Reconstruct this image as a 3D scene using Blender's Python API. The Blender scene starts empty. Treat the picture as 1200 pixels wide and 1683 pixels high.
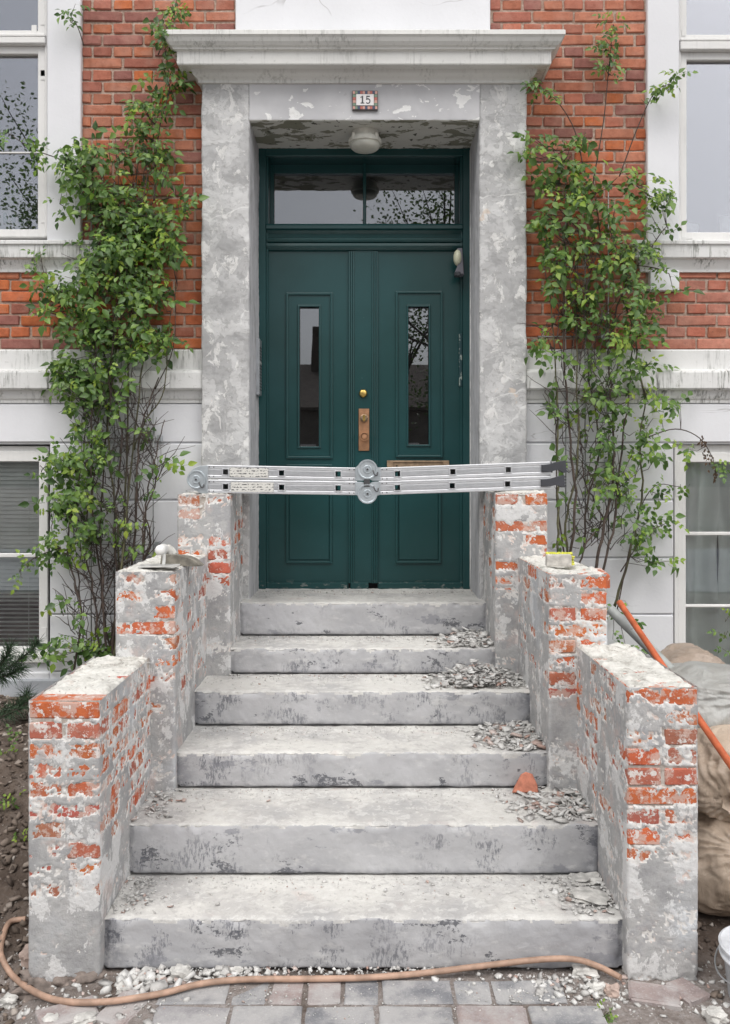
import bpy, bmesh, math, random
import numpy as np
from mathutils import Vector, Matrix

random.seed(7)
RNG = np.random.default_rng(11)
R = math.radians
sc = bpy.context.scene
COL = sc.collection

# ------------------------------------------------------------------ camera
F, CX, CY, E = 1421.0, 600.0, 780.0, 1.635      # focal length and horizon in photo pixels, eye height
def X(px, d): return (px - CX) * d / F
def Z(py, d): return E - (py - CY) * d / F
def P(px, py, d): return Vector((X(px, d), d, Z(py, d)))

cam = bpy.data.cameras.new('camera')
cam.sensor_fit = 'HORIZONTAL'; cam.sensor_width = 36.0
cam.lens = 36.0 * F / 1200.0
cam.shift_y = -61.5 / 1200.0
cam.clip_start = 0.05; cam.clip_end = 500
camo = bpy.data.objects.new('camera', cam); COL.objects.link(camo)
camo.location = (0, 0, E); camo.rotation_euler = (R(90), 0, 0)
sc.camera = camo

# ------------------------------------------------------------------ sky, sun, exposure
SUN_EL, SUN_AZ = 52.0, -38.0                     # azimuth measured from straight behind the camera, minus = left
w = bpy.data.worlds.new('World'); sc.world = w; w.use_nodes = True
wn = w.node_tree; wn.nodes.clear()
sky = wn.nodes.new('ShaderNodeTexSky'); sky.sky_type = 'NISHITA'; sky.sun_disc = False
sky.sun_elevation = R(SUN_EL); sky.sun_rotation = R(180 + SUN_AZ)
sky.dust_density = 4.0; sky.air_density = 1.0; sky.ozone_density = 1.0
hs = wn.nodes.new('ShaderNodeHueSaturation'); hs.inputs['Saturation'].default_value = 0.22
bg = wn.nodes.new('ShaderNodeBackground'); bg.inputs['Strength'].default_value = 0.125
wo = wn.nodes.new('ShaderNodeOutputWorld')
wn.links.new(sky.outputs[0], hs.inputs['Color']); wn.links.new(hs.outputs[0], bg.inputs['Color'])
wn.links.new(bg.outputs[0], wo.inputs['Surface'])
sun = bpy.data.lights.new('sun', 'SUN'); sun.energy = 1.5; sun.angle = R(32); sun.color = (1.0, 0.97, 0.93)
suno = bpy.data.objects.new('sun', sun); COL.objects.link(suno)
az = R(SUN_AZ); el = R(SUN_EL)
sd = Vector((math.sin(az) * math.cos(el), -math.cos(az) * math.cos(el), math.sin(el)))   # towards the sun
suno.rotation_euler = sd.to_track_quat('Z', 'Y').to_euler()
suno.location = sd * 30
vs = sc.view_settings
vs.view_transform = 'Standard'; vs.look = 'None'; vs.gamma = 1.0; vs.exposure = 0.36
sc.cycles.use_denoising = True
sc.cycles.max_bounces = 8; sc.cycles.transparent_max_bounces = 12
sc.cycles.caustics_reflective = False; sc.cycles.caustics_refractive = False

# ------------------------------------------------------------------ node helpers
class NT:
    def __init__(s, name):
        s.m = bpy.data.materials.new(name); s.m.use_nodes = True
        s.t = s.m.node_tree; s.t.nodes.clear()
        s.out = s.t.nodes.new('ShaderNodeOutputMaterial')
        s.geo = None
    def n(s, typ, **kw):
        nd = s.t.nodes.new('ShaderNode' + typ)
        for k, v in kw.items(): setattr(nd, k, v)
        return nd
    def put(s, sock, v):
        if isinstance(v, bpy.types.NodeSocket): s.t.links.new(v, sock)
        elif isinstance(v, (tuple, list)) and len(v) == 3 and sock.type == 'RGBA': sock.default_value = (*v, 1)
        else: sock.default_value = v
    def pos(s):
        if s.geo is None: s.geo = s.n('NewGeometry')
        return s.geo.outputs['Position']
    def island(s):
        s.pos(); return s.geo.outputs['Random Per Island']
    def obj(s):
        return s.n('TexCoord').outputs['Object']
    def scale(s, vec, sx, sy, sz):
        m = s.n('Mapping'); s.put(m.inputs['Vector'], vec); m.inputs['Scale'].default_value = (sx, sy, sz); return m.outputs[0]
    def noise(s, sc_, vec=None, detail=4, rough=0.55, dist=0.0):
        nd = s.n('TexNoise'); s.put(nd.inputs['Vector'], vec if vec is not None else s.pos())
        nd.inputs['Scale'].default_value = sc_; nd.inputs['Detail'].default_value = detail
        nd.inputs['Roughness'].default_value = rough; nd.inputs['Distortion'].default_value = dist
        return nd.outputs['Fac']
    def vor(s, sc_, vec=None, feature='F1'):
        nd = s.n('TexVoronoi', feature=feature); s.put(nd.inputs['Vector'], vec if vec is not None else s.pos())
        nd.inputs['Scale'].default_value = sc_; return nd.outputs['Distance']
    def wave(s, sc_, vec=None, dist=2.0):
        nd = s.n('TexWave'); s.put(nd.inputs['Vector'], vec if vec is not None else s.pos())
        nd.inputs['Scale'].default_value = sc_; nd.inputs['Distortion'].default_value = dist; nd.inputs['Detail'].default_value = 3
        return nd.outputs['Fac']
    def step(s, fac, a, b):
        nd = s.n('MapRange', interpolation_type='SMOOTHSTEP'); s.put(nd.inputs['Value'], fac)
        nd.inputs['From Min'].default_value = a; nd.inputs['From Max'].default_value = b; return nd.outputs[0]
    def math(s, op, a, b=0.0):
        nd = s.n('Math', operation=op); s.put(nd.inputs[0], a); s.put(nd.inputs[1], b); return nd.outputs[0]
    def mix(s, fac, a, b, mode='MIX'):
        nd = s.n('Mix', data_type='RGBA', blend_type=mode); s.put(nd.inputs[0], fac); s.put(nd.inputs[6], a); s.put(nd.inputs[7], b); return nd.outputs[2]
    def ramp(s, fac, stops):
        nd = s.n('ValToRGB'); s.put(nd.inputs[0], fac); cr = nd.color_ramp
        while len(cr.elements) < len(stops): cr.elements.new(0.5)
        for e, (p, c) in zip(cr.elements, stops): e.position = p; e.color = (*c, 1) if len(c) == 3 else c
        return nd.outputs[0]
    def attr(s, name, out='Fac'):
        nd = s.n('Attribute', attribute_name=name); return nd.outputs[out]
    def bump(s, h, strength=0.3, dist=0.004, normal=None):
        nd = s.n('Bump'); s.put(nd.inputs['Height'], h); nd.inputs['Strength'].default_value = strength; nd.inputs['Distance'].default_value = dist
        if normal is not None: s.put(nd.inputs['Normal'], normal)
        return nd.outputs[0]
    def sepz(s, i=2):
        nd = s.n('SeparateXYZ'); s.put(nd.inputs[0], s.pos()); return nd.outputs[i]
    def pbr(s, color, rough=0.7, metal=0.0, normal=None, spec=0.5):
        b = s.n('BsdfPrincipled'); s.put(b.inputs['Base Color'], color); s.put(b.inputs['Roughness'], rough)
        s.put(b.inputs['Metallic'], metal); b.inputs['Specular IOR Level'].default_value = spec
        if normal is not None: s.put(b.inputs['Normal'], normal)
        s.t.links.new(b.outputs[0], s.out.inputs['Surface']); s.b = b
        return s.m

M = {}
def simple(name, col, rough=0.6, metal=0.0, var=0.12, sc_=12, bump=0.0, bsc=120, spec=0.5):
    n = NT(name)
    f = n.noise(sc_, detail=6)
    dk = tuple(c * (1 - var) for c in col); lt = tuple(min(1, c * (1 + var)) for c in col)
    c = n.mix(n.step(f, 0.3, 0.7), dk, lt)
    nm = n.bump(n.noise(bsc, detail=4), bump, 0.002) if bump else None
    M[name] = n.pbr(c, rough, metal, nm, spec)
    return M[name]

# ---- facade brick
n = NT('facade_brick')
oc = n.n('ObjectInfo').outputs['Color']
rnd = n.n('ObjectInfo').outputs['Random']
big = n.noise(28, detail=5, rough=0.6); fine = n.noise(180, detail=3)
c = n.mix(n.step(big, 0.35, 0.75), oc, n.mix(1.0, oc, (0.74, 0.70, 0.68), 'MULTIPLY'))
c = n.mix(n.math('MULTIPLY', n.step(fine, 0.5, 0.8), 0.35), c, (0.44, 0.22, 0.14))
c = n.mix(n.math('MULTIPLY', n.step(n.noise(60, detail=4), 0.62, 0.75), 0.45), c, (0.11, 0.055, 0.045))
c = n.mix(n.math('MULTIPLY', n.step(n.noise(9, detail=6), 0.45, 0.75), 0.42), c, (0.50, 0.30, 0.235))
c = n.mix(n.math('MULTIPLY', n.step(n.noise(3.0, detail=5), 0.5, 0.72), 0.30), c, (0.30, 0.17, 0.135))
M['facade_brick'] = n.pbr(c, 0.85, 0, n.bump(n.math('ADD', big, n.math('MULTIPLY', fine, 0.6)), 0.7, 0.004), 0.25)
# ---- facade mortar
n = NT('mortar')
f = n.noise(70, detail=6); g = n.noise(8, detail=4)
c = n.mix(n.step(f, 0.35, 0.7), (0.36, 0.255, 0.20), (0.52, 0.42, 0.35))
c = n.mix(n.math('MULTIPLY', n.step(g, 0.5, 0.75), 0.6), c, (0.36, 0.23, 0.18))
M['mortar'] = n.pbr(c, 0.95, 0, n.bump(f, 0.8, 0.004), 0.2)
# ---- brick wall beyond the part with built bricks
n = NT('far_brick')
bt = n.n('TexBrick'); sx = n.n('SeparateXYZ'); n.put(sx.inputs[0], n.pos()); cb = n.n('CombineXYZ')
n.put(cb.inputs[0], sx.outputs[0]); n.put(cb.inputs[1], sx.outputs[2]); n.put(bt.inputs['Vector'], cb.outputs[0])
bt.inputs['Scale'].default_value = 1; bt.inputs['Brick Width'].default_value = 0.231; bt.inputs['Row Height'].default_value = 0.0633; bt.inputs['Mortar Size'].default_value = 0.006
n.put(bt.inputs['Color1'], (0.36, 0.11, 0.06)); n.put(bt.inputs['Color2'], (0.24, 0.085, 0.06)); n.put(bt.inputs['Mortar'], (0.45, 0.4, 0.35))
M['far_brick'] = n.pbr(bt.outputs[0], 0.9)

# ---- white painted render, plain and stained
def white(name, col, stain=0.0, crack=True):
    n = NT(name)
    a = n.noise(2.2, detail=6); b = n.noise(55, detail=5)
    c = n.mix(n.step(a, 0.35, 0.7), tuple(x * 0.93 for x in col), col)
    c = n.mix(n.math('MULTIPLY', n.step(b, 0.55, 0.8), 0.10), c, (0.5, 0.49, 0.46))
    if stain:
        v = n.scale(n.pos(), 60, 60, 5); st = n.step(n.noise(1.0, v, 6, 0.7), 0.47, 0.64)
        big = n.step(n.noise(5, detail=4), 0.40, 0.66)
        c = n.mix(n.math('MULTIPLY', n.math('MULTIPLY', st, big), stain), c, (0.10, 0.105, 0.085))
        c = n.mix(n.math('MULTIPLY', n.step(n.noise(30, detail=8, rough=0.7), 0.58, 0.7), stain * 0.6), c, (0.22, 0.22, 0.18))
    if crack:
        cr = n.vor(2.6, n.mix(0.16, n.pos(), n.n('TexNoise').outputs['Color']), 'DISTANCE_TO_EDGE')
        m_ = n.math('MULTIPLY', n.step(cr, 0.010, 0.0), n.step(n.noise(1.7), 0.52, 0.6))
        c = n.mix(n.math('MULTIPLY', m_, 0.55), c, (0.22, 0.21, 0.2))
    M[name] = n.pbr(c, 0.7, 0, n.bump(n.math('ADD', b, n.math('MULTIPLY', a, 3)), 0.25, 0.003), 0.35)
white('white_render', (0.76, 0.765, 0.79))
white('white_stained', (0.74, 0.74, 0.73), 1.0, False)
white('white_cornice', (0.72, 0.72, 0.695), 0.45, False)
white('white_paint', (0.74, 0.735, 0.71), 0.12, False)
white('window_paint', (0.77, 0.765, 0.75), 0.10, False)

# ---- smeared cement of the door surround
n = NT('smeared_cement')
wv = n.n('TexNoise'); n.put(wv.inputs['Vector'], n.pos()); wv.inputs['Scale'].default_value = 6; wv.inputs['Detail'].default_value = 3
warp = n.mix(0.10, n.pos(), wv.outputs['Color'])
base = n.noise(3, detail=6); l1 = n.noise(8.5, warp, 12, 0.66, 0.3); l2 = n.noise(12, n.scale(warp, 1.2, 1, 0.8), 12, 0.68, 0.4); l3 = n.noise(30, n.scale(warp, 1, 1, 1.5), 9, 0.7, 1.4); gr = n.noise(160, detail=4, rough=0.7)
col = n.mix(n.step(base, 0.38, 0.62), (0.44, 0.44, 0.44), (0.53, 0.53, 0.53))
k1 = n.step(l1, 0.522, 0.530); k2 = n.step(l2, 0.565, 0.575); k3 = n.step(l3, 0.575, 0.588); k4 = n.step(l1, 0.435, 0.425)
col = n.mix(n.math('MULTIPLY', k4, 0.75), col, (0.36, 0.36, 0.362))
col = n.mix(n.math('MULTIPLY', k1, 0.62), col, (0.64, 0.64, 0.635))
col = n.mix(n.math('MULTIPLY', k2, 0.85), col, (0.74, 0.735, 0.72))
col = n.mix(n.math('MULTIPLY', k3, 0.55), col, (0.34, 0.335, 0.33))
col = n.mix(n.math('MULTIPLY', n.step(n.noise(7, n.pos(), 6), 0.66, 0.70), 0.7), col, (0.68, 0.57, 0.47))
cr = n.vor(2.6, warp, 'DISTANCE_TO_EDGE')
col = n.mix(n.math('MULTIPLY', n.step(cr, 0.010, 0.004), n.math('MULTIPLY', n.step(base, 0.45, 0.55), 0.7)), col, (0.74, 0.74, 0.73))
col = n.mix(n.math('MULTIPLY', n.step(gr, 0.56, 0.70), 0.25), col, (0.30, 0.30, 0.30))
hh = n.math('ADD', n.math('MULTIPLY', n.math('ADD', k1, n.math('MULTIPLY', k2, 0.9)), 0.5), n.math('ADD', n.math('MULTIPLY', l3, 0.8), n.math('MULTIPLY', gr, 0.25)))
M['smeared_cement'] = n.pbr(col, 0.85, 0, n.bump(hh, 0.6, 0.006), 0.3)
# smooth grey lintel with scraped white chips
n = NT('lintel_cement')
a = n.noise(3, detail=5); ch = n.noise(11, n.scale(n.pos(), 1, 1, 1.6), 6, 0.55, 0.6)
col = n.mix(n.step(a, 0.4, 0.65), (0.50, 0.50, 0.515), (0.58, 0.58, 0.59))
col = n.mix(n.step(ch, 0.61, 0.625), col, (0.80, 0.80, 0.79))
col = n.mix(n.math('MULTIPLY', n.step(n.noise(28, detail=7, rough=0.7), 0.63, 0.68), 0.4), col, (0.36, 0.36, 0.36))
M['lintel_cement'] = n.pbr(col, 0.85, 0, n.bump(n.math('SUBTRACT', a, n.math('MULTIPLY', n.step(ch, 0.64, 0.68), 0.5)), 0.4, 0.006), 0.3)
n = NT('soffit_paint')
a = n.noise(11, n.scale(n.pos(), 0.6, 1, 1), 8, 0.62, 0.5)
col = n.mix(n.step(a, 0.52, 0.545), (0.60, 0.60, 0.56), (0.24, 0.24, 0.19))
col = n.mix(n.step(n.noise(26, detail=6), 0.64, 0.66), col, (0.10, 0.10, 0.08))
M['soffit_paint'] = n.pbr(col, 0.85, 0, n.bump(a, 0.5, 0.004), 0.3)
n = NT('reveal_cement')
v = n.scale(n.pos(), 18, 18, 3)
a = n.noise(1, v, 6, 0.62)
col = n.ramp(a, [(0.3, (0.36, 0.36, 0.365)), (0.5, (0.52, 0.52, 0.54)), (0.6, (0.60, 0.60, 0.62)), (0.72, (0.45, 0.44, 0.43))])
M['reveal_cement'] = n.pbr(col, 0.85, 0, n.bump(a, 0.5, 0.006), 0.3)

# ---- remains of plaster on the stair walls (attribute t: how thick it still sits)
n = NT('wall_plaster')
t = n.attr('t'); a = n.noise(5, detail=9, rough=0.66, dist=0.15); b = n.noise(45, detail=6, rough=0.65); z_ = n.sepz(2)
grey = n.ramp(a, [(0.36, (0.33, 0.33, 0.335)), (0.47, (0.41, 0.41, 0.41)), (0.53, (0.46, 0.455, 0.45)), (0.58, (0.37, 0.37, 0.378)), (0.68, (0.44, 0.44, 0.44))])
grey = n.mix(n.math('MULTIPLY', n.step(n.noise(6.5, n.scale(n.pos(), 1, 1, 0.8), 10, 0.70, 0.2), 0.525, 0.54), 0.85), grey, (0.69, 0.69, 0.685))
grey = n.mix(n.math('MULTIPLY', n.step(n.noise(130, detail=4, rough=0.7), 0.60, 0.68), 0.5), grey, (0.25, 0.245, 0.24))
grey = n.mix(n.math('MULTIPLY', n.step(n.noise(2.4, detail=3), 0.55, 0.68), 0.4), grey, (0.60, 0.64, 0.69))
grey = n.mix(n.math('MULTIPLY', n.step(b, 0.58, 0.70), 0.5), grey, (0.33, 0.325, 0.32))
grey = n.mix(n.math('MULTIPLY', n.step(n.noise(10, detail=7, rough=0.65), 0.55, 0.68), 0.5), grey, (0.58, 0.46, 0.42))
lime = n.mix(n.step(b, 0.4, 0.7), (0.73, 0.72, 0.70), (0.60, 0.575, 0.55))
lime = n.mix(n.math('MULTIPLY', n.step(n.noise(14, detail=9, rough=0.72), 0.50, 0.58), 0.55), lime, (0.60, 0.42, 0.35))
lime = n.mix(n.math('MULTIPLY', n.step(n.noise(60, detail=6, rough=0.7), 0.58, 0.64), 0.5), lime, (0.40, 0.385, 0.37))
col = n.mix(n.step(n.attr('coat'), 0.35, 0.65), lime, grey)
col = n.mix(n.step(t, -0.02, -0.07), col, n.mix(n.step(b, 0.4, 0.65), (0.52, 0.48, 0.44), (0.36, 0.31, 0.27)))
M['wall_plaster'] = n.pbr(col, 0.9, 0, n.bump(n.math('ADD', n.math('MULTIPLY', n.noise(24, detail=9, rough=0.72), 1.2), b), 0.6, 0.006), 0.25)
n = NT('stair_brick')
oc = n.n('ObjectInfo').outputs['Color']; a = n.noise(30, detail=6); b = n.noise(120, detail=5, rough=0.7)
col = n.mix(n.step(a, 0.35, 0.7), oc, n.mix(1.0, oc, (0.72, 0.62, 0.6), 'MULTIPLY'))
col = n.mix(n.math('MULTIPLY', n.step(n.noise(15, detail=10, rough=0.74), 0.49, 0.55), 0.70), col, (0.60, 0.46, 0.40))
col = n.mix(n.math('MULTIPLY', n.step(n.noise(26, detail=9, rough=0.74), 0.555, 0.575), 0.9), col, (0.70, 0.675, 0.65))
col = n.mix(n.math('MULTIPLY', n.step(b, 0.60, 0.72), 0.6), col, (0.66, 0.60, 0.56))
M['stair_brick'] = n.pbr(col, 0.9, 0, n.bump(b, 0.6, 0.003), 0.2)
n = NT('capping_mortar')
a = n.noise(16, detail=8, rough=0.7, dist=0.5); b = n.noise(70, detail=5)
col = n.ramp(a, [(0.34, (0.36, 0.34, 0.31)), (0.45, (0.58, 0.57, 0.53)), (0.58, (0.70, 0.69, 0.65)), (0.72, (0.56, 0.49, 0.44))])
col = n.mix(n.math('MULTIPLY', n.step(b, 0.62, 0.68), 0.7), col, (0.22, 0.20, 0.18))
M['capping_mortar'] = n.pbr(col, 0.92, 0, n.bump(n.math('ADD', a, n.math('MULTIPLY', b, 0.5)), 0.8, 0.008), 0.2)

# ---- steps
n = NT('step_tread')
a = n.noise(3.2, detail=6, rough=0.6); b = n.noise(26, detail=8, rough=0.68, dist=0.6); g = n.noise(190, detail=3)
col = n.ramp(a, [(0.36, (0.46, 0.455, 0.45)), (0.45, (0.52, 0.51, 0.495)), (0.57, (0.64, 0.63, 0.60))])
col = n.mix(n.math('MULTIPLY', n.step(b, 0.54, 0.565), 0.5), col, (0.70, 0.695, 0.67))
col = n.mix(n.math('MULTIPLY', n.step(b, 0.44, 0.38), 0.4), col, (0.36, 0.35, 0.345))
col = n.mix(n.math('MULTIPLY', n.step(g, 0.55, 0.75), 0.25), col, (0.30, 0.29, 0.29))
col = n.mix(n.math('MULTIPLY', n.step(n.noise(7, detail=3), 0.62, 0.74), 0.18), col, (0.50, 0.33, 0.30))
M['step_tread'] = n.pbr(col, 0.92, 0, n.bump(n.math('ADD', b, n.math('MULTIPLY', g, 0.5)), 0.6, 0.006), 0.2)
n = NT('step_riser')
wv_ = n.n('TexNoise'); n.put(wv_.inputs['Vector'], n.pos()); wv_.inputs['Scale'].default_value = 9
a = n.noise(2.6, detail=6); b = n.noise(9, n.scale(n.pos(), 1, 1, 0.7), 7, 0.6, 0.4)
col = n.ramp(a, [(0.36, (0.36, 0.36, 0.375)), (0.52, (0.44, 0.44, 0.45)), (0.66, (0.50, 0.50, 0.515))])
col = n.mix(n.math('MULTIPLY', n.step(n.noise(34, n.scale(n.pos(), 0.35, 1, 1), 6, 0.65), 0.55, 0.7), 0.35), col, (0.60, 0.60, 0.60))
gate = n.step(n.noise(2.3, detail=2), 0.42, 0.62)
patch = n.math('MULTIPLY', n.step(n.noise(8.5, detail=7, rough=0.7), 0.50, 0.56), gate)
brush = n.step(n.noise(1.0, n.scale(n.mix(0.03, n.pos(), wv_.outputs['Color']), 120, 40, 34), 6, 0.78), 0.46, 0.56)
col = n.mix(n.math('MULTIPLY', n.math('MULTIPLY', n.step(n.noise(5.2, n.scale(n.pos(), 1, 1, 1.8), 7, 0.7), 0.60, 0.61), n.step(n.noise(1.0, n.scale(n.pos(), 60, 20, 60), 7, 0.75), 0.42, 0.50)), 0.85), col, (0.085, 0.088, 0.10))
col = n.mix(n.math('MULTIPLY', n.math('MULTIPLY', patch, brush), 0.72), col, (0.11, 0.115, 0.135))
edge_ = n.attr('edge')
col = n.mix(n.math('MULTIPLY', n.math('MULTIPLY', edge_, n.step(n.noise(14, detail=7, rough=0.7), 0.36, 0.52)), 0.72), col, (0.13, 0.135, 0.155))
col = n.mix(n.math('MULTIPLY', n.step(n.noise(20, n.scale(n.pos(), 0.5, 1, 1), 8, 0.7), 0.55, 0.66), 0.4), col, (0.62, 0.615, 0.60))
col = n.mix(n.math('MULTIPLY', n.step(n.noise(4.6, n.scale(n.pos(), 1, 1, 2.0), 7, 0.68), 0.60, 0.64), 0.6), col, (0.20, 0.205, 0.23))
M['step_riser'] = n.pbr(col, 0.82, 0, n.bump(n.math('ADD', b, n.noise(60, detail=4)), 0.35, 0.005), 0.35)

# ---- door
n = NT('green_paint')
a = n.noise(1.6, detail=4); b = n.noise(90, n.scale(n.pos(), 1, 1, 0.25), 4)
col = n.mix(n.step(a, 0.35, 0.65), (0.0105, 0.052, 0.052), (0.0150, 0.066, 0.069))
col = n.mix(n.math('MULTIPLY', n.step(n.noise(75, detail=6, rough=0.7), 0.70, 0.73), 0.5), col, (0.16, 0.24, 0.24))
wear = n.math('MULTIPLY', n.step(n.sepz(2), 1.03, 0.98), n.step(n.noise(40, n.scale(n.pos(), 0.4, 1, 1), 6, 0.7), 0.55, 0.62))
col = n.mix(n.math('MULTIPLY', wear, 0.7), col, (0.30, 0.31, 0.29))
M['green_paint'] = n.pbr(col, 0.27, 0, n.bump(b, 0.10, 0.002), 0.5)
n = NT('green_paint_chipped')
col = n.mix(n.step(n.noise(48, n.scale(n.pos(), 1, 1, 0.6), 6, 0.7), 0.56, 0.59), (0.012, 0.050, 0.057), (0.34, 0.40, 0.36))
M['green_paint_chipped'] = n.pbr(col, 0.5)
# ---- glass
def glass(name, refl, tint):
    n = NT(name)
    fr = n.n('Fresnel'); fr.inputs['IOR'].default_value = 1.5
    fac = n.math('ADD', n.math('MULTIPLY', fr.outputs[0], 1.2), refl)
    tr = n.n('BsdfTransparent'); tr.inputs['Color'].default_value = (*tint, 1)
    gl = n.n('BsdfGlossy'); gl.inputs['Roughness'].default_value = 0.008
    gl.inputs['Color'].default_value = (0.93, 0.94, 1.0, 1)
    nb = n.bump(n.noise(2.2, detail=1), 0.03, 0.02); n.put(gl.inputs['Normal'], nb)
    mx = n.n('MixShader'); n.put(mx.inputs[0], fac)
    n.t.links.new(tr.outputs[0], mx.inputs[1]); n.t.links.new(gl.outputs[0], mx.inputs[2])
    n.t.links.new(mx.outputs[0], n.out.inputs['Surface']); M[name] = n.m
glass('window_glass', 0.23, (0.97, 0.98, 0.98))
glass('basement_glass', 0.02, (0.98, 0.99, 0.985))
glass('door_glass', 0.14, (0.7, 0.72, 0.7))

simple('room_dark', (0.05, 0.05, 0.055), 0.9)
simple('brass', (0.62, 0.43, 0.13), 0.32, 1.0, 0.15, 40)
simple('copper_plate', (0.55, 0.30, 0.17), 0.42, 0.85, 0.2, 30)
simple('old_brass', (0.42, 0.30, 0.20), 0.5, 0.7, 0.25, 30)
simple('aluminium', (0.74, 0.75, 0.77), 0.42, 0.65, 0.05, 30)
simple('zinc', (0.62, 0.67, 0.70), 0.36, 0.7, 0.1, 25)
simple('dark_steel', (0.10, 0.10, 0.105), 0.5, 0.6)
simple('black_plastic', (0.045, 0.047, 0.055), 0.5, 0, 0.2)
simple('grey_plastic', (0.16, 0.155, 0.18), 0.5)
simple('dome_plastic', (0.62, 0.62, 0.46), 0.35, 0, 0.06)
simple('lamp_cover', (0.58, 0.58, 0.52), 0.45, 0, 0.16, 9, 0.2)
simple('lamp_base', (0.66, 0.65, 0.59), 0.7, 0, 0.15, 20, 0.4)
simple('tile_white', (0.80, 0.78, 0.77), 0.25)
simple('tile_red', (0.50, 0.16, 0.13), 0.3); simple('tile_blue', (0.08, 0.10, 0.17), 0.3); simple('tile_green', (0.22, 0.30, 0.22), 0.3); simple('tile_pink', (0.62, 0.36, 0.30), 0.3); simple('tile_edge', (0.13, 0.12, 0.12), 0.5)
simple('digit_ink', (0.07, 0.075, 0.08), 0.4)
simple('steel_panel', (0.50, 0.52, 0.54), 0.38, 0.8, 0.08, 20)
simple('rubber_hose', (0.40, 0.26, 0.19), 0.6, 0, 0.25, 20, 0.2)
simple('orange_pole', (0.52, 0.125, 0.050), 0.42, 0, 0.2, 25, 0.1)
simple('grey_pipe', (0.33, 0.35, 0.34), 0.5, 0, 0.12, 20)
simple('bucket_plastic', (0.58, 0.60, 0.63), 0.5, 0, 0.28, 9, 0.3)
simple('wet_mortar', (0.40, 0.40, 0.39), 0.9, 0, 0.3, 40, 0.8, 60)
simple('terracotta', (0.52, 0.20, 0.13), 0.9, 0, 0.2, 40, 0.5)
simple('wood_block', (0.52, 0.50, 0.46), 0.8, 0, 0.25, 30, 0.3)
simple('bristle_yellow', (0.60, 0.60, 0.07), 0.6, 0, 0.2, 60)
simple('trowel_steel', (0.62, 0.62, 0.60), 0.5, 0.35, 0.3, 25, 0.4)
simple('dirty_float', (0.20, 0.185, 0.155), 0.85, 0, 0.35, 30, 0.6)
simple('plaster_crust', (0.50, 0.49, 0.46), 0.9, 0, 0.3, 40, 0.8)
simple('white_handle', (0.80, 0.80, 0.78), 0.45, 0, 0.1)
simple('pot_white', (0.86, 0.87, 0.86), 0.3, 0, 0.03); simple('pot_green', (0.06, 0.25, 0.17), 0.3)
simple('paper', (0.80, 0.80, 0.78), 0.8)
simple('blind_slat', (0.80, 0.83, 0.80), 0.45, 0, 0.05)
simple('curtain_cloth', (0.84, 0.90, 0.86), 0.9, 0, 0.08, 5)
simple('trellis_wire', (0.36, 0.37, 0.37), 0.5, 0.6)
simple('cane_green', (0.10, 0.095, 0.05), 0.7, 0, 0.4, 30, 0.3)
simple('cane_brown', (0.070, 0.050, 0.040), 0.8, 0, 0.4, 30, 0.4)
simple('twig_dark', (0.055, 0.040, 0.036), 0.8, 0, 0.4, 30)
simple('bark', (0.06, 0.05, 0.04), 0.9, 0, 0.4, 14, 0.6, 40)
simple('roof_tile', (0.085, 0.07, 0.06), 0.85, 0, 0.25, 8)
simple('house_render', (0.16, 0.145, 0.13), 0.9, 0, 0.15, 3)
simple('dead_leaf', (0.12, 0.075, 0.045), 0.8, 0, 0.4, 40)
simple('fresh_needle', (0.035, 0.07, 0.032), 0.6, 0, 0.4, 40)
simple('footing', (0.20, 0.165, 0.145), 0.95, 0, 0.4, 25, 1.0, 60)

def leafmat(name, c0, c1, c2):
    n = NT(name)
    col = n.ramp(n.island(), [(0.0, c0), (0.55, c1), (1.0, c2)])
    col = n.mix(n.math('MULTIPLY', n.step(n.noise(60, detail=3), 0.4, 0.7), 0.25), col, tuple(x * 1.5 for x in c1))
    b = n.n('BsdfPrincipled'); n.put(b.inputs['Base Color'], col); b.inputs['Roughness'].default_value = 0.42
    tr = n.n('BsdfTranslucent'); n.put(tr.inputs['Color'], n.mix(1.0, col, (1.5, 1.7, 0.6), 'MULTIPLY'))
    mx = n.n('MixShader'); mx.inputs[0].default_value = 0.28
    n.t.links.new(b.outputs[0], mx.inputs[1]); n.t.links.new(tr.outputs[0], mx.inputs[2])
    n.t.links.new(mx.outputs[0], n.out.inputs['Surface']); M[name] = n.m
leafmat('leaf_green', (0.026, 0.066, 0.016), (0.090, 0.172, 0.036), (0.215, 0.33, 0.080))
leafmat('leaf_young', (0.14, 0.25, 0.035), (0.22, 0.33, 0.045), (0.31, 0.38, 0.06))
leafmat('leaf_tree', (0.03, 0.06, 0.02), (0.05, 0.09, 0.03), (0.08, 0.12, 0.04))

n = NT('bag_plastic')
a = n.noise(6, detail=5); f = n.math('ADD', n.noise(1.0, n.scale(n.pos(), 40, 40, 14), 7, 0.7, 0.5), n.math('MULTIPLY', n.vor(13, n.scale(n.pos(), 1, 1, 0.6), 'DISTANCE_TO_EDGE'), 1.2))
oc = n.n('ObjectInfo').outputs['Color']
col = n.mix(n.step(a, 0.35, 0.7), n.mix(1.0, oc, (0.8, 0.78, 0.76), 'MULTIPLY'), oc)
m_ = n.pbr(col, 0.38, 0, n.bump(f, 0.75, 0.010), 0.5); n.b.inputs['Coat Weight'].default_value = 0.15; M['bag_plastic'] = m_

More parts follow.
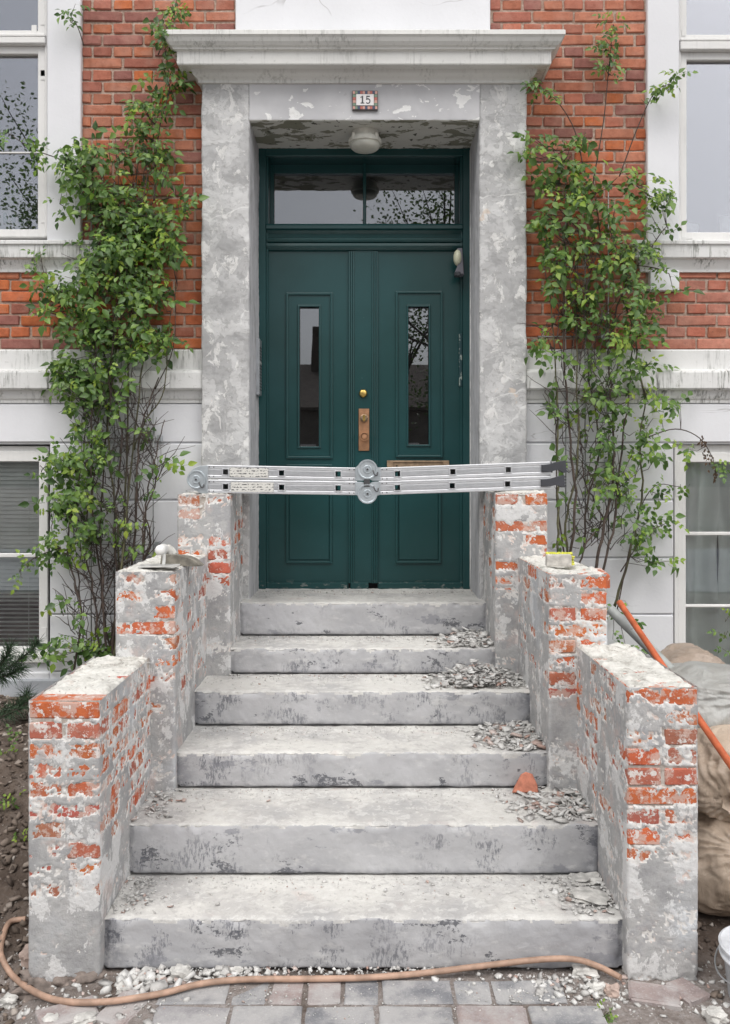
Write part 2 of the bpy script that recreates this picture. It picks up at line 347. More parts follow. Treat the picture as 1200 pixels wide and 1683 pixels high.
n = NT('soil')
a = n.noise(6, detail=8, rough=0.65); b = n.noise(60, detail=6, rough=0.7); dus = n.noise(3.0, detail=6, rough=0.6)
col = n.ramp(a, [(0.3, (0.075, 0.055, 0.044)), (0.5, (0.14, 0.108, 0.088)), (0.7, (0.22, 0.18, 0.155))])
col = n.mix(n.math('MULTIPLY', n.step(b, 0.5, 0.7), 0.5), col, (0.24, 0.21, 0.19))
front = n.step(n.sepz(1), 3.05, 2.75)
col = n.mix(n.math('MULTIPLY', front, n.step(dus, 0.25, 0.55)), col, n.mix(n.step(b, 0.4, 0.7), (0.27, 0.235, 0.215), (0.40, 0.37, 0.355)))
M['soil'] = n.pbr(col, 0.95, 0, n.bump(n.math('ADD', n.math('MULTIPLY', a, 2), b), 1.0, 0.012), 0.2)
n = NT('paver_stone')
oc = n.n('ObjectInfo').outputs['Color']; a = n.noise(14, detail=7, rough=0.65); b = n.noise(150, detail=4)
col = n.mix(n.step(a, 0.35, 0.7), oc, n.mix(1.0, oc, (0.75, 0.75, 0.77), 'MULTIPLY'))
col = n.mix(n.math('MULTIPLY', n.step(n.noise(6, detail=8, rough=0.7), 0.38, 0.60), 0.75), col, (0.46, 0.45, 0.445))
col = n.mix(n.math('MULTIPLY', n.step(b, 0.55, 0.72), 0.35), col, (0.60, 0.59, 0.58))
M['paver_stone'] = n.pbr(col, 0.9, 0, n.bump(n.math('ADD', a, b), 0.5, 0.004), 0.25)
n = NT('rubble')
col = n.ramp(n.island(), [(0.0, (0.44, 0.43, 0.415)), (0.35, (0.56, 0.55, 0.53)), (0.7, (0.66, 0.655, 0.635)), (0.90, (0.74, 0.735, 0.72)), (0.93, (0.46, 0.30, 0.25)), (1.0, (0.50, 0.40, 0.36))])
col = n.mix(n.math('MULTIPLY', n.step(n.noise(80, detail=4), 0.4, 0.7), 0.3), col, (0.38, 0.37, 0.36))
M['rubble'] = n.pbr(col, 0.95, 0, n.bump(n.noise(150, detail=3), 0.5, 0.003), 0.2)
n = NT('mulch')
col = n.ramp(n.island(), [(0.0, (0.075, 0.056, 0.046)), (0.5, (0.16, 0.125, 0.10)), (0.82, (0.26, 0.21, 0.175)), (1.0, (0.48, 0.44, 0.40))])
M['mulch'] = n.pbr(col, 0.95)
n = NT('ladder_sticker')
v = n.scale(n.pos(), 85, 1, 150); q = n.step(n.noise(1.0, v, 3, 0.6), 0.50, 0.54)
rows = n.step(n.math('SINE', n.math('MULTIPLY', n.sepz(2), 480)), -0.1, 0.25)
col = n.mix(n.math('MULTIPLY', q, rows), (0.66, 0.65, 0.61), (0.06, 0.06, 0.07))
M['ladder_sticker'] = n.pbr(col, 0.5)

# ------------------------------------------------------------------ object helpers
WORLD = {}
def par(o, p):
    if p is not None:
        o.parent = p; o.matrix_parent_inverse = WORLD.get(p.name, Matrix()).inverted()
    return o
def tag(o, label=None, cat=None, group=None, kind=None):
    if label: o['label'] = label
    if cat: o['category'] = cat
    if group: o['group'] = group
    if kind: o['kind'] = kind
    return o
def thing(name, label, cat, loc=(0, 0, 0), group=None):
    o = bpy.data.objects.new(name, None); COL.objects.link(o); o.location = loc; o.empty_display_size = 0.1
    WORLD[o.name] = Matrix.Translation(loc)
    return tag(o, label, cat, group)
def link(name, me, parent=None, loc=None, rot=None, color=None):
    o = bpy.data.objects.new(name, me); COL.objects.link(o); par(o, parent)
    if loc is not None: o.location = loc
    if rot is not None: o.rotation_euler = rot
    if color is not None: o.color = (*color, 1)
    if loc is not None or rot is not None:
        o_m = Matrix.LocRotScale(Vector(loc or (0, 0, 0)), None, None); WORLD[o.name] = o_m
    return o
def obj(name, bm, mat, parent=None, smooth=False, angle=None):
    me = bpy.data.meshes.new(name)
    bmesh.ops.recalc_face_normals(bm, faces=bm.faces[:])
    bm.to_mesh(me); bm.free()
    me.materials.append(M[mat] if isinstance(mat, str) else mat)
    if smooth: me.shade_smooth()
    if angle: me.set_sharp_from_angle(angle=R(angle))
    return link(name, me, parent)
def np_mesh(name, v, f, mat, smooth=True, attrs=None):
    """v (N,3), f (M,3|4) or list of such"""
    me = bpy.data.meshes.new(name)
    v = np.asarray(v, dtype=np.float32); fs = f if isinstance(f, list) else [f]
    fs = [np.asarray(a, dtype=np.int32) for a in fs if len(a)]
    me.vertices.add(len(v)); me.vertices.foreach_set('co', v.ravel())
    nl = sum(a.size for a in fs); npol = sum(len(a) for a in fs)
    me.loops.add(nl); me.polygons.add(npol)
    me.loops.foreach_set('vertex_index', np.concatenate([a.ravel() for a in fs]))
    tot = np.concatenate([np.full(len(a), a.shape[1], np.int32) for a in fs])
    me.polygons.foreach_set('loop_start', np.concatenate([[0], np.cumsum(tot)[:-1]]).astype(np.int32))
    me.update(calc_edges=True); me.validate()
    if smooth: me.shade_smooth()
    for k, a in (attrs or {}).items():
        at = me.attributes.new(k, 'FLOAT', 'POINT'); at.data.foreach_set('value', np.asarray(a, np.float32).ravel())
    for m in (mat if isinstance(mat, list) else [mat]): me.materials.append(M[m])
    return me
def box(bm, x0, x1, y0, y1, z0, z1, bev=0.0, seg=1, rot=None):
    r = bmesh.ops.create_cube(bm, size=1.0); vs_ = r['verts']
    c = Vector(((x0 + x1) / 2, (y0 + y1) / 2, (z0 + z1) / 2))
    for v in vs_: v.co = Vector((v.co.x * abs(x1 - x0), v.co.y * abs(y1 - y0), v.co.z * abs(z1 - z0)))
    if rot is not None:
        for v in vs_: v.co = rot @ v.co
    for v in vs_: v.co += c
    if bev:
        es = list({e for v in vs_ for e in v.link_edges})
        bmesh.ops.bevel(bm, geom=es, offset=bev, segments=seg, affect='EDGES', profile=0.5)
    return bm
def B(*a, **k): return box(bmesh.new(), *a, **k)
def tube(bm, pts, rad, n=8, cap=True):
    pts = [Vector(p) for p in pts]; rings = []
    up = None
    for i, p in enumerate(pts):
        d = (pts[min(i + 1, len(pts) - 1)] - pts[max(i - 1, 0)]).normalized()
        if up is None: up = d.orthogonal().normalized()
        up = (up - d * up.dot(d)); up = up.normalized() if up.length > 1e-6 else d.orthogonal().normalized()
        s = d.cross(up); r = rad[i] if isinstance(rad, (list, tuple)) else rad
        rings.append([bm.verts.new(p + (up * math.cos(2 * math.pi * k / n) + s * math.sin(2 * math.pi * k / n)) * r) for k in range(n)])
    for a, b in zip(rings, rings[1:]):
        for k in range(n): bm.faces.new((a[k], a[(k + 1) % n], b[(k + 1) % n], b[k]))
    if cap:
        bm.faces.new(rings[0][::-1]); bm.faces.new(rings[-1])
    return bm
def lathe(bm, prof, c, axis='Z', n=24):
    """prof: (radius, offset along axis)"""
    c = Vector(c); rings = []
    for r, h in prof:
        ring = []
        for k in range(n):
            a = 2 * math.pi * k / n; u, v_ = r * math.cos(a), r * math.sin(a)
            q = (u, v_, h) if axis == 'Z' else (u, h, v_) if axis == 'Y' else (h, u, v_)
            ring.append(bm.verts.new(c + Vector(q)))
        rings.append(ring)
    for a, b in zip(rings, rings[1:]):
        for k in range(n): bm.faces.new((a[k], a[(k + 1) % n], b[(k + 1) % n], b[k]))
    bm.faces.new(rings[0][::-1]); bm.faces.new(rings[-1])
    return bm
def prism(bm, poly, y0, y1, bev=0.0):
    """poly in (x, z), extruded along Y"""
    a = [bm.verts.new((x, y0, z)) for x, z in poly]; b = [bm.verts.new((x, y1, z)) for x, z in poly]
    k = len(a); fs = [bm.faces.new(a), bm.faces.new(b[::-1])]
    for i in range(k): fs.append(bm.faces.new((a[i], b[i], b[(i + 1) % k], a[(i + 1) % k])))
    if bev:
        bmesh.ops.bevel(bm, geom=list(fs[0].edges), offset=bev, segments=1, affect='EDGES')
    return bm
def smooth_path(pts, k=6):
    """Catmull-Rom through points"""
    p = [Vector(q) for q in pts]; p = [p[0] * 2 - p[1]] + p + [p[-1] * 2 - p[-2]]; out = []
    for i in range(1, len(p) - 2):
        for j in range(k):
            t_ = j / k
            out.append(0.5 * ((2 * p[i]) + (p[i + 1] - p[i - 1]) * t_ + (2 * p[i - 1] - 5 * p[i] + 4 * p[i + 1] - p[i + 2]) * t_ ** 2 + (3 * p[i] - p[i - 1] - 3 * p[i + 1] + p[i + 2]) * t_ ** 3))
    out.append(p[-2]); return out

# ---- gradient noise on arrays
_perm = np.random.default_rng(3).permutation(256); _perm = np.concatenate([_perm, _perm])
_G = np.array([[1,1,0],[-1,1,0],[1,-1,0],[-1,-1,0],[1,0,1],[-1,0,1],[1,0,-1],[-1,0,-1],[0,1,1],[0,-1,1],[0,1,-1],[0,-1,-1],[1,1,0],[-1,1,0],[0,-1,1],[0,-1,-1]], float)
def perlin(p):
    fl = np.floor(p); i = fl.astype(int) & 255; f = p - fl; u = f * f * f * (f * (f * 6 - 15) + 10)
    res = 0
    for dx in (0, 1):
        wx = u[:, 0] if dx else 1 - u[:, 0]
        for dy in (0, 1):
            wy = u[:, 1] if dy else 1 - u[:, 1]
            for dz in (0, 1):
                wz = u[:, 2] if dz else 1 - u[:, 2]
                h = _perm[_perm[_perm[(i[:, 0] + dx) & 255] + ((i[:, 1] + dy) & 255)] + ((i[:, 2] + dz) & 255)] & 15
                g = _G[h]
                res = res + wx * wy * wz * (g[:, 0] * (f[:, 0] - dx) + g[:, 1] * (f[:, 1] - dy) + g[:, 2] * (f[:, 2] - dz))
    return res
def fbm(p, s, o=4, gain=0.5):
    p = np.asarray(p, float) * s + 17.3; a = 1.0; r = 0
    for _ in range(o): r = r + a * perlin(p); p = p * 2.03 + 5.1; a *= gain
    return r
def sstep(x, a, b):
    t_ = np.clip((x - a) / (b - a), 0, 1); return t_ * t_ * (3 - 2 * t_)

def path_pts(pts, r, res, side=1):
    """polyline with rounded corners -> (N,2) points, (N,2) normals (to the left for side=1), (N,) arc length"""
    P_, N_ = [], []
    pts = [np.array(p, float) for p in pts]
    def nrm(d): return side * np.array([-d[1], d[0]])
    segs = [(b - a) / np.linalg.norm(b - a) for a, b in zip(pts, pts[1:])]
    start = pts[0]
    for i, d in enumerate(segs):
        end = pts[i + 1] - (d * r if i < len(segs) - 1 else 0)
        L = np.linalg.norm(end - start); k = max(1, int(round(L / res)))
        for j in range(k + 1):
            P_.append(start + (end - start) * j / k); N_.append(nrm(d))
        if i < len(segs) - 1:
            d2 = segs[i + 1]; corner = pts[i + 1]; e2 = corner + d2 * r
            for j in (1, 2, 3):
                q = j / 4; P_.append((1 - q) ** 2 * end + 2 * q * (1 - q) * corner + q * q * e2)
                nn = nrm(d) * (1 - q) + nrm(d2) * q; N_.append(nn / np.linalg.norm(nn))
            start = e2
    P_ = np.array(P_); N_ = np.array(N_)
    s = np.concatenate([[0], np.cumsum(np.linalg.norm(np.diff(P_, axis=0), axis=1))])
    return P_, N_, s
def wrap(path, w0, w1, res, mapf, hfun):
    """sweep a 2D path along w; hfun(pos, s, w) -> offset along normal, attrs"""
    P_, N_, s = path; nw = max(2, int(round((w1 - w0) / res)) + 1)
    W = np.linspace(w0, w1, nw); k = len(P_)
    A = np.repeat(P_, nw, 0); NN = np.repeat(N_, nw, 0); S = np.repeat(s, nw); WW = np.tile(W, k)
    base = mapf(A[:, 0], A[:, 1], WW)
    h, at = hfun(base, S, WW)
    v = mapf(A[:, 0] + NN[:, 0] * h, A[:, 1] + NN[:, 1] * h, WW)
    idx = np.arange(k * nw).reshape(k, nw)
    f = np.stack([idx[:-1, :-1], idx[1:, :-1], idx[1:, 1:], idx[:-1, 1:]], -1).reshape(-1, 4)
    return v, f, at
def moulding(bm, prof, x0, x1, yw, ret=(True, True), back=0.02):
    """prof: (projection, z) top to bottom, swept along X in front of the plane yw, with mitred returns"""
    rows = []
    for p, z in prof:
        r_ = []
        if ret[0]: r_ += [(x0 - p, yw + back, z), (x0 - p, yw - p, z)]
        else: r_ += [(x0, yw - p, z)]
        if ret[1]: r_ += [(x1 + p, yw - p, z), (x1 + p, yw + back, z)]
        else: r_ += [(x1, yw - p, z)]
        rows.append([bm.verts.new(q) for q in r_])
    for a, b in zip(rows, rows[1:]):
        for k in range(len(a) - 1): bm.faces.new((a[k], a[k + 1], b[k + 1], b[k]))
    return bm

# ================================================================== ground
def axis(lo, hi, dense_lo, dense_hi, res):
    a = list(np.arange(dense_lo, dense_hi, res)); st = res
    v = dense_lo
    left = []
    while v > lo: st *= 1.5; v -= st; left.append(v)
    v = a[-1]; st = res; right = []
    while v < hi: st *= 1.5; v += st; right.append(v)
    return np.array(left[::-1] + a + right)
def ground_z(x, y):
    p = np.stack([x, y, np.zeros_like(x)], -1)
    lump = 0.05 * fbm(p, 2.2, 3) + 0.022 * fbm(p, 11, 3)
    left = sstep(-x, 1.02, 1.35) * sstep(y, 2.75, 4.3)
    zl = 0.44 * left
    right = sstep(x, 1.02, 1.3) * sstep(y, 3.0, 4.5); zr = 0.10 * right
    amp = 0.12 + 0.9 * np.clip(sstep(-x, 0.98, 1.2) * sstep(y, 2.62, 2.95) + 0.5 * right, 0, 1)
    far = sstep(np.abs(y), 6, 3)
    pit = -0.06 * sstep(-x, 0.95, 1.12) * sstep(y, 2.5, 2.68) * sstep(y, 2.98, 2.8)
    return zl + zr + lump * amp * far + pit - 0.004
gx = axis(-90, 90, -2.6, 2.6, 0.022); gy = axis(-90, 60, 1.7, 4.75, 0.022)
GX, GY = np.meshgrid(gx, gy, indexing='ij'); GZ = ground_z(GX.ravel(), GY.ravel())
idx = np.arange(GX.size).reshape(GX.shape)
gf = np.stack([idx[:-1, :-1], idx[1:, :-1], idx[1:, 1:], idx[:-1, 1:]], -1).reshape(-1, 4)
tag(link('ground', np_mesh('ground', np.stack([GX.ravel(), GY.ravel(), GZ], -1), gf, 'soil')), 'bare brown soil in front of the house', kind='structure')
def gz(x, y): return float(ground_z(np.array([float(x)]), np.array([float(y)]))[0])
def on_ground(px, py, lift=0.0):
    d = (E - lift) * F / (py - CY)
    for _ in range(3): d = (E - gz(X(px, d), d) - lift) * F / (py - CY)
    return Vector((X(px, d), d, gz(X(px, d), d) + lift))

# ================================================================== house
house = thing('house', 'red brick house front with white rendered bands and a grey cement door surround', 'house', (0, 4.68, 0))
YB = 4.68
ZB0, ZTOP, COURSE = 2.312, 4.32, 0.0633
LX, RX = -0.871, 0.861                             # outer edges of the door surround
TL0, TL1 = X(80, YB), X(135, YB); TR0, TR1 = X(1062, YB), X(1114, YB)

bm = bmesh.new()
for a in ((TL1 - 0.02, LX + 0.03, YB + 0.009, 4.95, ZB0 - 0.02, 5.0), (RX - 0.03, TR0 + 0.02, YB + 0.009, 4.95, ZB0 - 0.02, 5.0),
          (-2.10, TL1 - 0.02, YB + 0.009, 4.95, ZB0 - 0.02, 2.76), (TR0 + 0.02, 2.10, YB + 0.009, 4.95, ZB0 - 0.02, 2.76),
          (LX + 0.03, RX - 0.03, YB + 0.009, 4.95, 3.70, 5.0)): box(bm, *a)
brick_wall = obj('brick_wall', bm, 'mortar', house)
bm = bmesh.new()
box(bm, -3.2, -2.10, YB, 4.95, ZB0 - 0.02, 2.76); box(bm, 2.10, 3.2, YB, 4.95, ZB0 - 0.02, 2.76)
box(bm, TL1, LX, YB, 4.949, ZTOP + 0.03, 5.0); box(bm, RX, TR0, YB, 4.949, ZTOP + 0.03, 5.0)
obj('outer_brickwork', bm, 'far_brick', house)

_bc = {}
def brick_mesh(w_, dp, h, mat, v=0):
    key = (round(w_ / 0.004), round(dp / 0.004), round(h / 0.002), mat, v)
    if key not in _bc:
        rr = random.Random(str(key)); bm = bmesh.new()
        box(bm, -w_ / 2, w_ / 2, -dp / 2, dp / 2, -h / 2, h / 2, 0.0045)
        for q in bm.verts: q.co += Vector((rr.uniform(-1, 1), rr.uniform(-1, 1), rr.uniform(-1, 1))) * 0.0022
        me = bpy.data.meshes.new('brick'); bmesh.ops.recalc_face_normals(bm, faces=bm.faces[:]); bm.to_mesh(me); bm.free(); me.materials.append(M[mat]); _bc[key] = me
    return _bc[key]
def facade_color(x, z):
    hi = sstep(np.array(z), 2.7, 3.5); r_ = random.random()
    org = random.choice([(0.56, 0.165, 0.062), (0.52, 0.15, 0.065), (0.48, 0.165, 0.085)])
    red = random.choice([(0.48, 0.18, 0.11), (0.44, 0.16, 0.105), (0.50, 0.20, 0.125), (0.38, 0.14, 0.10), (0.29, 0.12, 0.10)])
    if x > 1.2 and z < 2.75: org = random.choice([(0.46, 0.19, 0.14), (0.50, 0.21, 0.15), (0.44, 0.15, 0.10)])
    c = red if r_ < 0.25 + 0.6 * hi else org
    f = random.uniform(0.85, 1.15); return tuple(q * f for q in c)
k = 0; z = ZB0
while z < ZTOP:
    zc = z + COURSE / 2; ivs = []
    for sd_ in (-1, 1):
        inner = LX if sd_ < 0 else RX
        if z > 3.90: inner = X(387, YB) if sd_ < 0 else X(806, YB)
        trim = TL1 if sd_ < 0 else TR0; far_ = TL0 if sd_ < 0 else TR1
        if z > 2.86: outs = [(inner, trim)]
        elif z > 2.70: outs = [(inner, X(150, YB) if sd_ < 0 else X(1056, YB))]
        elif z > 2.59: outs = [(inner, trim), (far_, sd_ * 2.10)]
        else: outs = [(inner, sd_ * 2.10)]
        ivs += [tuple(sorted(o)) for o in outs]
    for (a, b) in ivs:
        if z > ZTOP: continue
        unit = 0.222 if k % 2 == 0 else 0.111
        off = (0.0555 if k % 2 else (0.111 if (k // 2) % 2 else 0.0)) + 0.02
        x = math.floor((a - off) / unit) * unit + off
        while x < b:
            jt = random.uniform(0.0045, 0.0075); x0, x1 = max(a, x + jt), min(b, x + unit - jt)
            if x1 - x0 > 0.028:
                lo_ = 3.70 < z < 3.93 and abs((x0 + x1) / 2) < 0.85
                me = brick_mesh(round((x1 - x0) / 0.004) * 0.004, 0.06, random.choice((0.050, 0.052, 0.052)), 'facade_brick', random.randrange(5))
                link('brick', me, brick_wall, ((x0 + x1) / 2, YB + 0.03 + random.uniform(-0.002, 0.003), zc + random.uniform(-0.002, 0.002)), (0, random.uniform(-0.010, 0.010), random.uniform(-0.012, 0.012)), facade_color((x0 + x1) / 2, z))
            x += unit
    z += COURSE; k += 1

# white trims beside the windows, corbels, panel over the hood
bm = bmesh.new(); box(bm, TL0, TL1, 4.655, 4.93, 2.86, 5.0, 0.004); obj('window_surround', bm, 'white_render', house)
bm = bmesh.new(); box(bm, TR0, TR1, 4.655, 4.93, 2.86, 5.0, 0.004); obj('window_surround', bm, 'white_render', house)
for a, b in ((TL0, X(133, YB)), (X(1066, YB), TR1)):
    obj('corbel', B(a, b, 4.652, 4.93, Z(478, 4.66), 2.735, 0.004), 'white_render', house)
obj('overdoor_panel', B(X(387, 4.66), X(806, 4.66), 4.66, 4.93, 3.90, 5.0, 0.004), 'white_render', house)
sill = [(-0.05, 2.897), (0.060, 2.889), (0.066, 2.884), (0.066, 2.868), (0.056, 2.864), (0.054, 2.800), (0.050, 2.795), (0.036, 2.790), (0.030, 2.776), (0.018, 2.752), (0.014, 2.742), (0.012, 2.729), (-0.03, 2.727)]
obj('window_sill', moulding(bmesh.new(), sill, -3.0, X(141, 4.63), YB, (False, True), 0.1), 'white_stained', house)
obj('window_sill', moulding(bmesh.new(), sill, X(1060, 4.63), 3.0, YB, (True, False), 0.1), 'white_stained', house)
belt = [(-0.04, 2.313), (0.010, 2.311), (0.016, 2.303), (0.018, 2.204), (0.050, 2.194), (0.058, 2.190), (0.062, 2.180), (0.062, 2.098), (0.056, 2.091), (0.034, 2.086), (0.030, 2.068), (0.022, 2.046), (0.014, 2.036), (0.013, 2.022), (-0.03, 2.020)]
obj('belt_course', moulding(bmesh.new(), belt, -3.2, LX - 0.002, YB, (False, False)), 'white_stained', house)
obj('belt_course', moulding(bmesh.new(), belt, RX + 0.002, 3.2, YB, (False, False)), 'white_stained', house)

# rendered plinth with grooves
WLx, WRx = X(82, 4.67), X(1107, 4.67); WLz0, WRz0, Wz1 = 0.64, 0.452, 1.80
bm = bmesh.new()
box(bm, -3.2, LX + 0.05, 4.682, 4.93, 1.80, 2.03); box(bm, WLx, LX + 0.05, 4.682, 4.93, -0.3, 1.80); box(bm, -3.2, WLx, 4.682, 4.93, -0.3, WLz0)
plinth_l = obj('plinth_wall', bm, 'white_render', house)
bm = bmesh.new()
box(bm, RX - 0.05, 3.2, 4.682, 4.93, 1.80, 2.03); box(bm, RX - 0.05, WRx, 4.682, 4.93, -0.3, 1.80); box(bm, WRx, 3.2, 4.682, 4.93, -0.3, WRz0)
plinth_r = obj('plinth_wall', bm, 'white_render', house)
zs = [2.019, 1.806, 1.497, 1.185, 0.879, 0.57, 0.26, -0.2]
for i, (za, zb) in enumerate(zip(zs, zs[1:])):
    la = -3.2 if (i == 0) else WLx; rb = 3.2 if i == 0 else WRx
    for a, b in ((la, LX - 0.002), (RX + 0.002, rb)):
        obj('plaster_panel', B(a, b, 4.668, 4.90, zb + 0.003, za - 0.003, 0.006), 'white_render', plinth_l if a < 0 else plinth_r)
    if zb < 0.55:
        obj('plaster_panel', B(-3.2, WLx - 0.001, 4.668, 4.90, zb + 0.003, min(za - 0.003, WLz0 - 0.03), 0.006), 'white_render', plinth_l)
        obj('plaster_panel', B(WRx + 0.001, 3.2, 4.668, 4.90, zb + 0.003, min(za - 0.003, WRz0 - 0.03), 0.006), 'white_render', plinth_r)
simple('splash_grey', (0.40, 0.42, 0.45), 0.85, 0, 0.2, 4, 0.3)
obj('splash_band', B(-3.2, -1.0, 4.648, 4.68, -0.2, Z(1117, 4.65), 0.008), 'splash_grey', house)
obj('splash_band', B(1.0, 3.2, 4.648, 4.68, -0.2, 0.40, 0.008), 'splash_grey', house)

# dark rooms behind the glass
bm = bmesh.new(); box(bm, -3.25, 3.25, 4.94, 7.0, -0.3, 5.05)
for f in [f for f in bm.faces if all(abs(v.co.y - 4.94) < 1e-4 for v in f.verts)]: bm.faces.remove(f)
obj('room', bm, 'room_dark', house)

# ---- door surround
def jamb(pts, side, name):
    path = path_pts(pts, 0.012, 0.009, side)
    def hf(p, s, w_):
        rv = sstep(s, 0.34, 0.38)
        h = 0.006 * fbm(p, 6, 4) * (1 - 0.5 * rv) + 0.0022 * fbm(p, 40, 3)
        return h, {}
    v, f, _ = wrap(path, 0.4, 3.715, 0.009, lambda a, b, w_: np.stack([a, b, w_], -1), hf)
    me = np_mesh(name, v, f, ['smeared_cement', 'reveal_cement'])
    nw = int(round((3.715 - 0.4) / 0.009)) + 1
    s = path[2][:-1]; mi = np.repeat((s > 0.372).astype(np.int32), nw - 1)
    me.polygons.foreach_set('material_index', mi)
    return link(name, me, house)
jamb([(LX, 4.72), (LX, 4.60), (-0.615, 4.60), (-0.615, 5.01)], -1, 'door_surround')
jamb([(RX, 4.72), (RX, 4.60), (0.609, 4.60), (0.609, 5.01)], 1, 'door_surround')
path = path_pts([(4.599, 3.74), (4.599, 3.517), (5.02, 3.522)], 0.010, 0.009, -1)
v, f, _ = wrap(path, -0.616, 0.610, 0.009, lambda a, b, w_: np.stack([w_, a, b], -1), lambda p, s, w_: (0.003 * fbm(p, 8, 4) - 0.001 + 0.0025 * fbm(p, 30, 3) * sstep(s, 0.2, 0.24), {}))
me = np_mesh('lintel', v, f, ['lintel_cement', 'soffit_paint']); nw = int(round((0.610 + 0.616) / 0.009)) + 1
me.polygons.foreach_set('material_index', np.repeat((path[2][:-1] > 0.216).astype(np.int32), nw - 1))
link('lintel', me, house)
corn = [(-0.10, 3.945), (0.160, 3.921), (0.167, 3.916), (0.168, 3.894), (0.163, 3.890), (0.158, 3.884), (0.150, 3.868), (0.137, 3.853), (0.126, 3.846), (0.124, 3.839), (0.110, 3.836), (0.107, 3.831), (0.107, 3.772), (0.104, 3.767), (0.094, 3.766), (0.092, 3.772), (0.046, 3.772), (0.044, 3.763), (0.040, 3.754), (0.030, 3.741), (0.018, 3.733), (0.014, 3.729), (0.014, 3.714), (-0.01, 3.712)]
obj('door_hood', moulding(bmesh.new(), corn, LX, RX, 4.60, (True, True), 0.10), 'white_cornice', house)
obj('hood_core', B(LX + 0.01, RX - 0.01, 4.61, 4.93, 3.715, 3.93), 'white_cornice', house)
obj('door_caulk', B(X(419.5, 4.99), X(424.5, 4.99), 4.990, 5.02, 0.985, 3.51, 0.002), 'white_paint', house)
obj('door_caulk', B(X(772.5, 4.99), X(777, 4.99), 4.990, 5.02, 0.985, 3.51, 0.002), 'white_paint', house)

# ---- green double door
D = 5.04
def dx(px): return X(px, D)
def dz(py): return Z(py, D)
door = obj('front_door', B(X(572.5, D), X(621, D), 5.032, 5.075, dz(958), dz(410), 0.002), 'green_paint', house)   # middle stile
def dpart(name, x0, x1, y0, y1, py0, py1, bev=0.003, mat='green_paint', par_=None):
    return obj(name, B(dx(x0), dx(x1), y0, y1, dz(py1), dz(py0), bev), mat, par_ or door)
bm = bmesh.new()
box(bm, X(424.5, 5.0), X(437, 5.0), 5.0, 5.20, 0.972, 3.53, 0.003); box(bm, X(761, 5.0), X(773, 5.0), 5.0, 5.20, 0.972, 3.53, 0.003)
box(bm, X(437, 5.0), X(761, 5.0), 5.002, 5.20, Z(256, 5.0), 3.53, 0.003)
for a, b in ((437, 441), (756.5, 761)): box(bm, X(a, 5.02), X(b, 5.02), 5.018, 5.20, 0.972, 3.50, 0.004)
obj('door_frame', bm, 'green_paint', door)
obj('worn_edge', B(X(754.5, 5.02), X(759.5, 5.02), 5.014, 5.03, Z(635, 5.02), Z(548, 5.02), 0.002), 'green_paint_chipped', door)
def leaf(xs, gx0, gx1, gy0, gy1):
    bm = bmesh.new(); x0, x1 = xs; y0, y1 = D, D + 0.045
    box(bm, dx(x0), dx(gx0), y0, y1, dz(968), dz(410)); box(bm, dx(gx1), dx(x1), y0, y1, dz(968), dz(410))
    box(bm, dx(gx0), dx(gx1), y0, y1, dz(gy0), dz(410)); box(bm, dx(gx0), dx(gx1), y0, y1, dz(968), dz(gy1))
    return obj('door_leaf', bm, 'green_paint', door)
leaf((439, 573), 491, 525.5, 503, 735); leaf((620.5, 759), 670, 706, 503, 732)
def ring(x0, x1, py0, py1, wd, y0, y1, name='panel_moulding'):
    bm = bmesh.new()
    box(bm, dx(x0), dx(x0 + wd), y0, y1, dz(py1), dz(py0), 0.004, 2); box(bm, dx(x1 - wd), dx(x1), y0, y1, dz(py1), dz(py0), 0.004, 2)
    box(bm, dx(x0 + wd * 0.6), dx(x1 - wd * 0.6), y0 + 0.0015, y1, dz(py0 + wd), dz(py0), 0.004, 2); box(bm, dx(x0 + wd * 0.6), dx(x1 - wd * 0.6), y0 + 0.0015, y1, dz(py1), dz(py1 - wd), 0.004, 2)
    return obj(name, bm, 'green_paint', door)
for x0, x1, q0, q1 in ((470, 547, 481, 754), (650, 728, 478.5, 752), (470, 546, 763, 926), (650, 725, 763, 926)): ring(x0, x1, q0, q1, 4.2, D - 0.012, D + 0.01)
for x0, x1, q0, q1 in ((489, 527.5, 501, 737), (668, 708, 501, 734)): ring(x0, x1, q0, q1, 3.4, D - 0.009, D + 0.012, 'glazing_bead')
for x0, x1, q0, q1 in ((475.5, 541.5, 769, 920), (655.5, 720.5, 769, 920)): obj('door_panel', B(dx(x0), dx(x1), D - 0.004, D + 0.01, dz(q1), dz(q0), 0.003), 'green_paint', door)
for x0, x1, q0, q1 in ((491, 525.5, 503, 735), (670, 706, 503, 732)): obj('pane', B(dx(x0), dx(x1), D + 0.026, D + 0.030, dz(q1), dz(q0)), 'door_glass', door)
for c0 in (572, 610.5):
    bm = bmesh.new()
    for j in range(3): tube(bm, [(dx(c0 + 2.2 + j * 3.4), 5.030, dz(958)), (dx(c0 + 2.2 + j * 3.4), 5.030, dz(414))], 0.0062, 8)
    obj('astragal', bm, 'green_paint', door, True, 40)
for x0, x1 in ((440, 571), (576, 606), (622, 757)): dpart('kick_rail', x0, x1, 5.022, 5.05, 957, 968, 0.004)
tb = [(-0.14, dz(371) + 0.004), (0.040, dz(371)), (0.046, dz(374)), (0.046, dz(379)), (0.030, dz(381)), (0.014, dz(386)), (0.012, dz(391)), (0.026, dz(393)), (0.030, dz(396)), (0.026, dz(399)), (0.016, dz(400.5)), (0.030, dz(402)), (0.034, dz(406)), (0.028, dz(409)), (0.018, dz(412)), (-0.005, dz(414))]
obj('transom_bar', moulding(bmesh.new(), tb, dx(439), dx(759), D, (False, False)), 'green_paint', door)
T_ = 5.17
bm = bmesh.new()
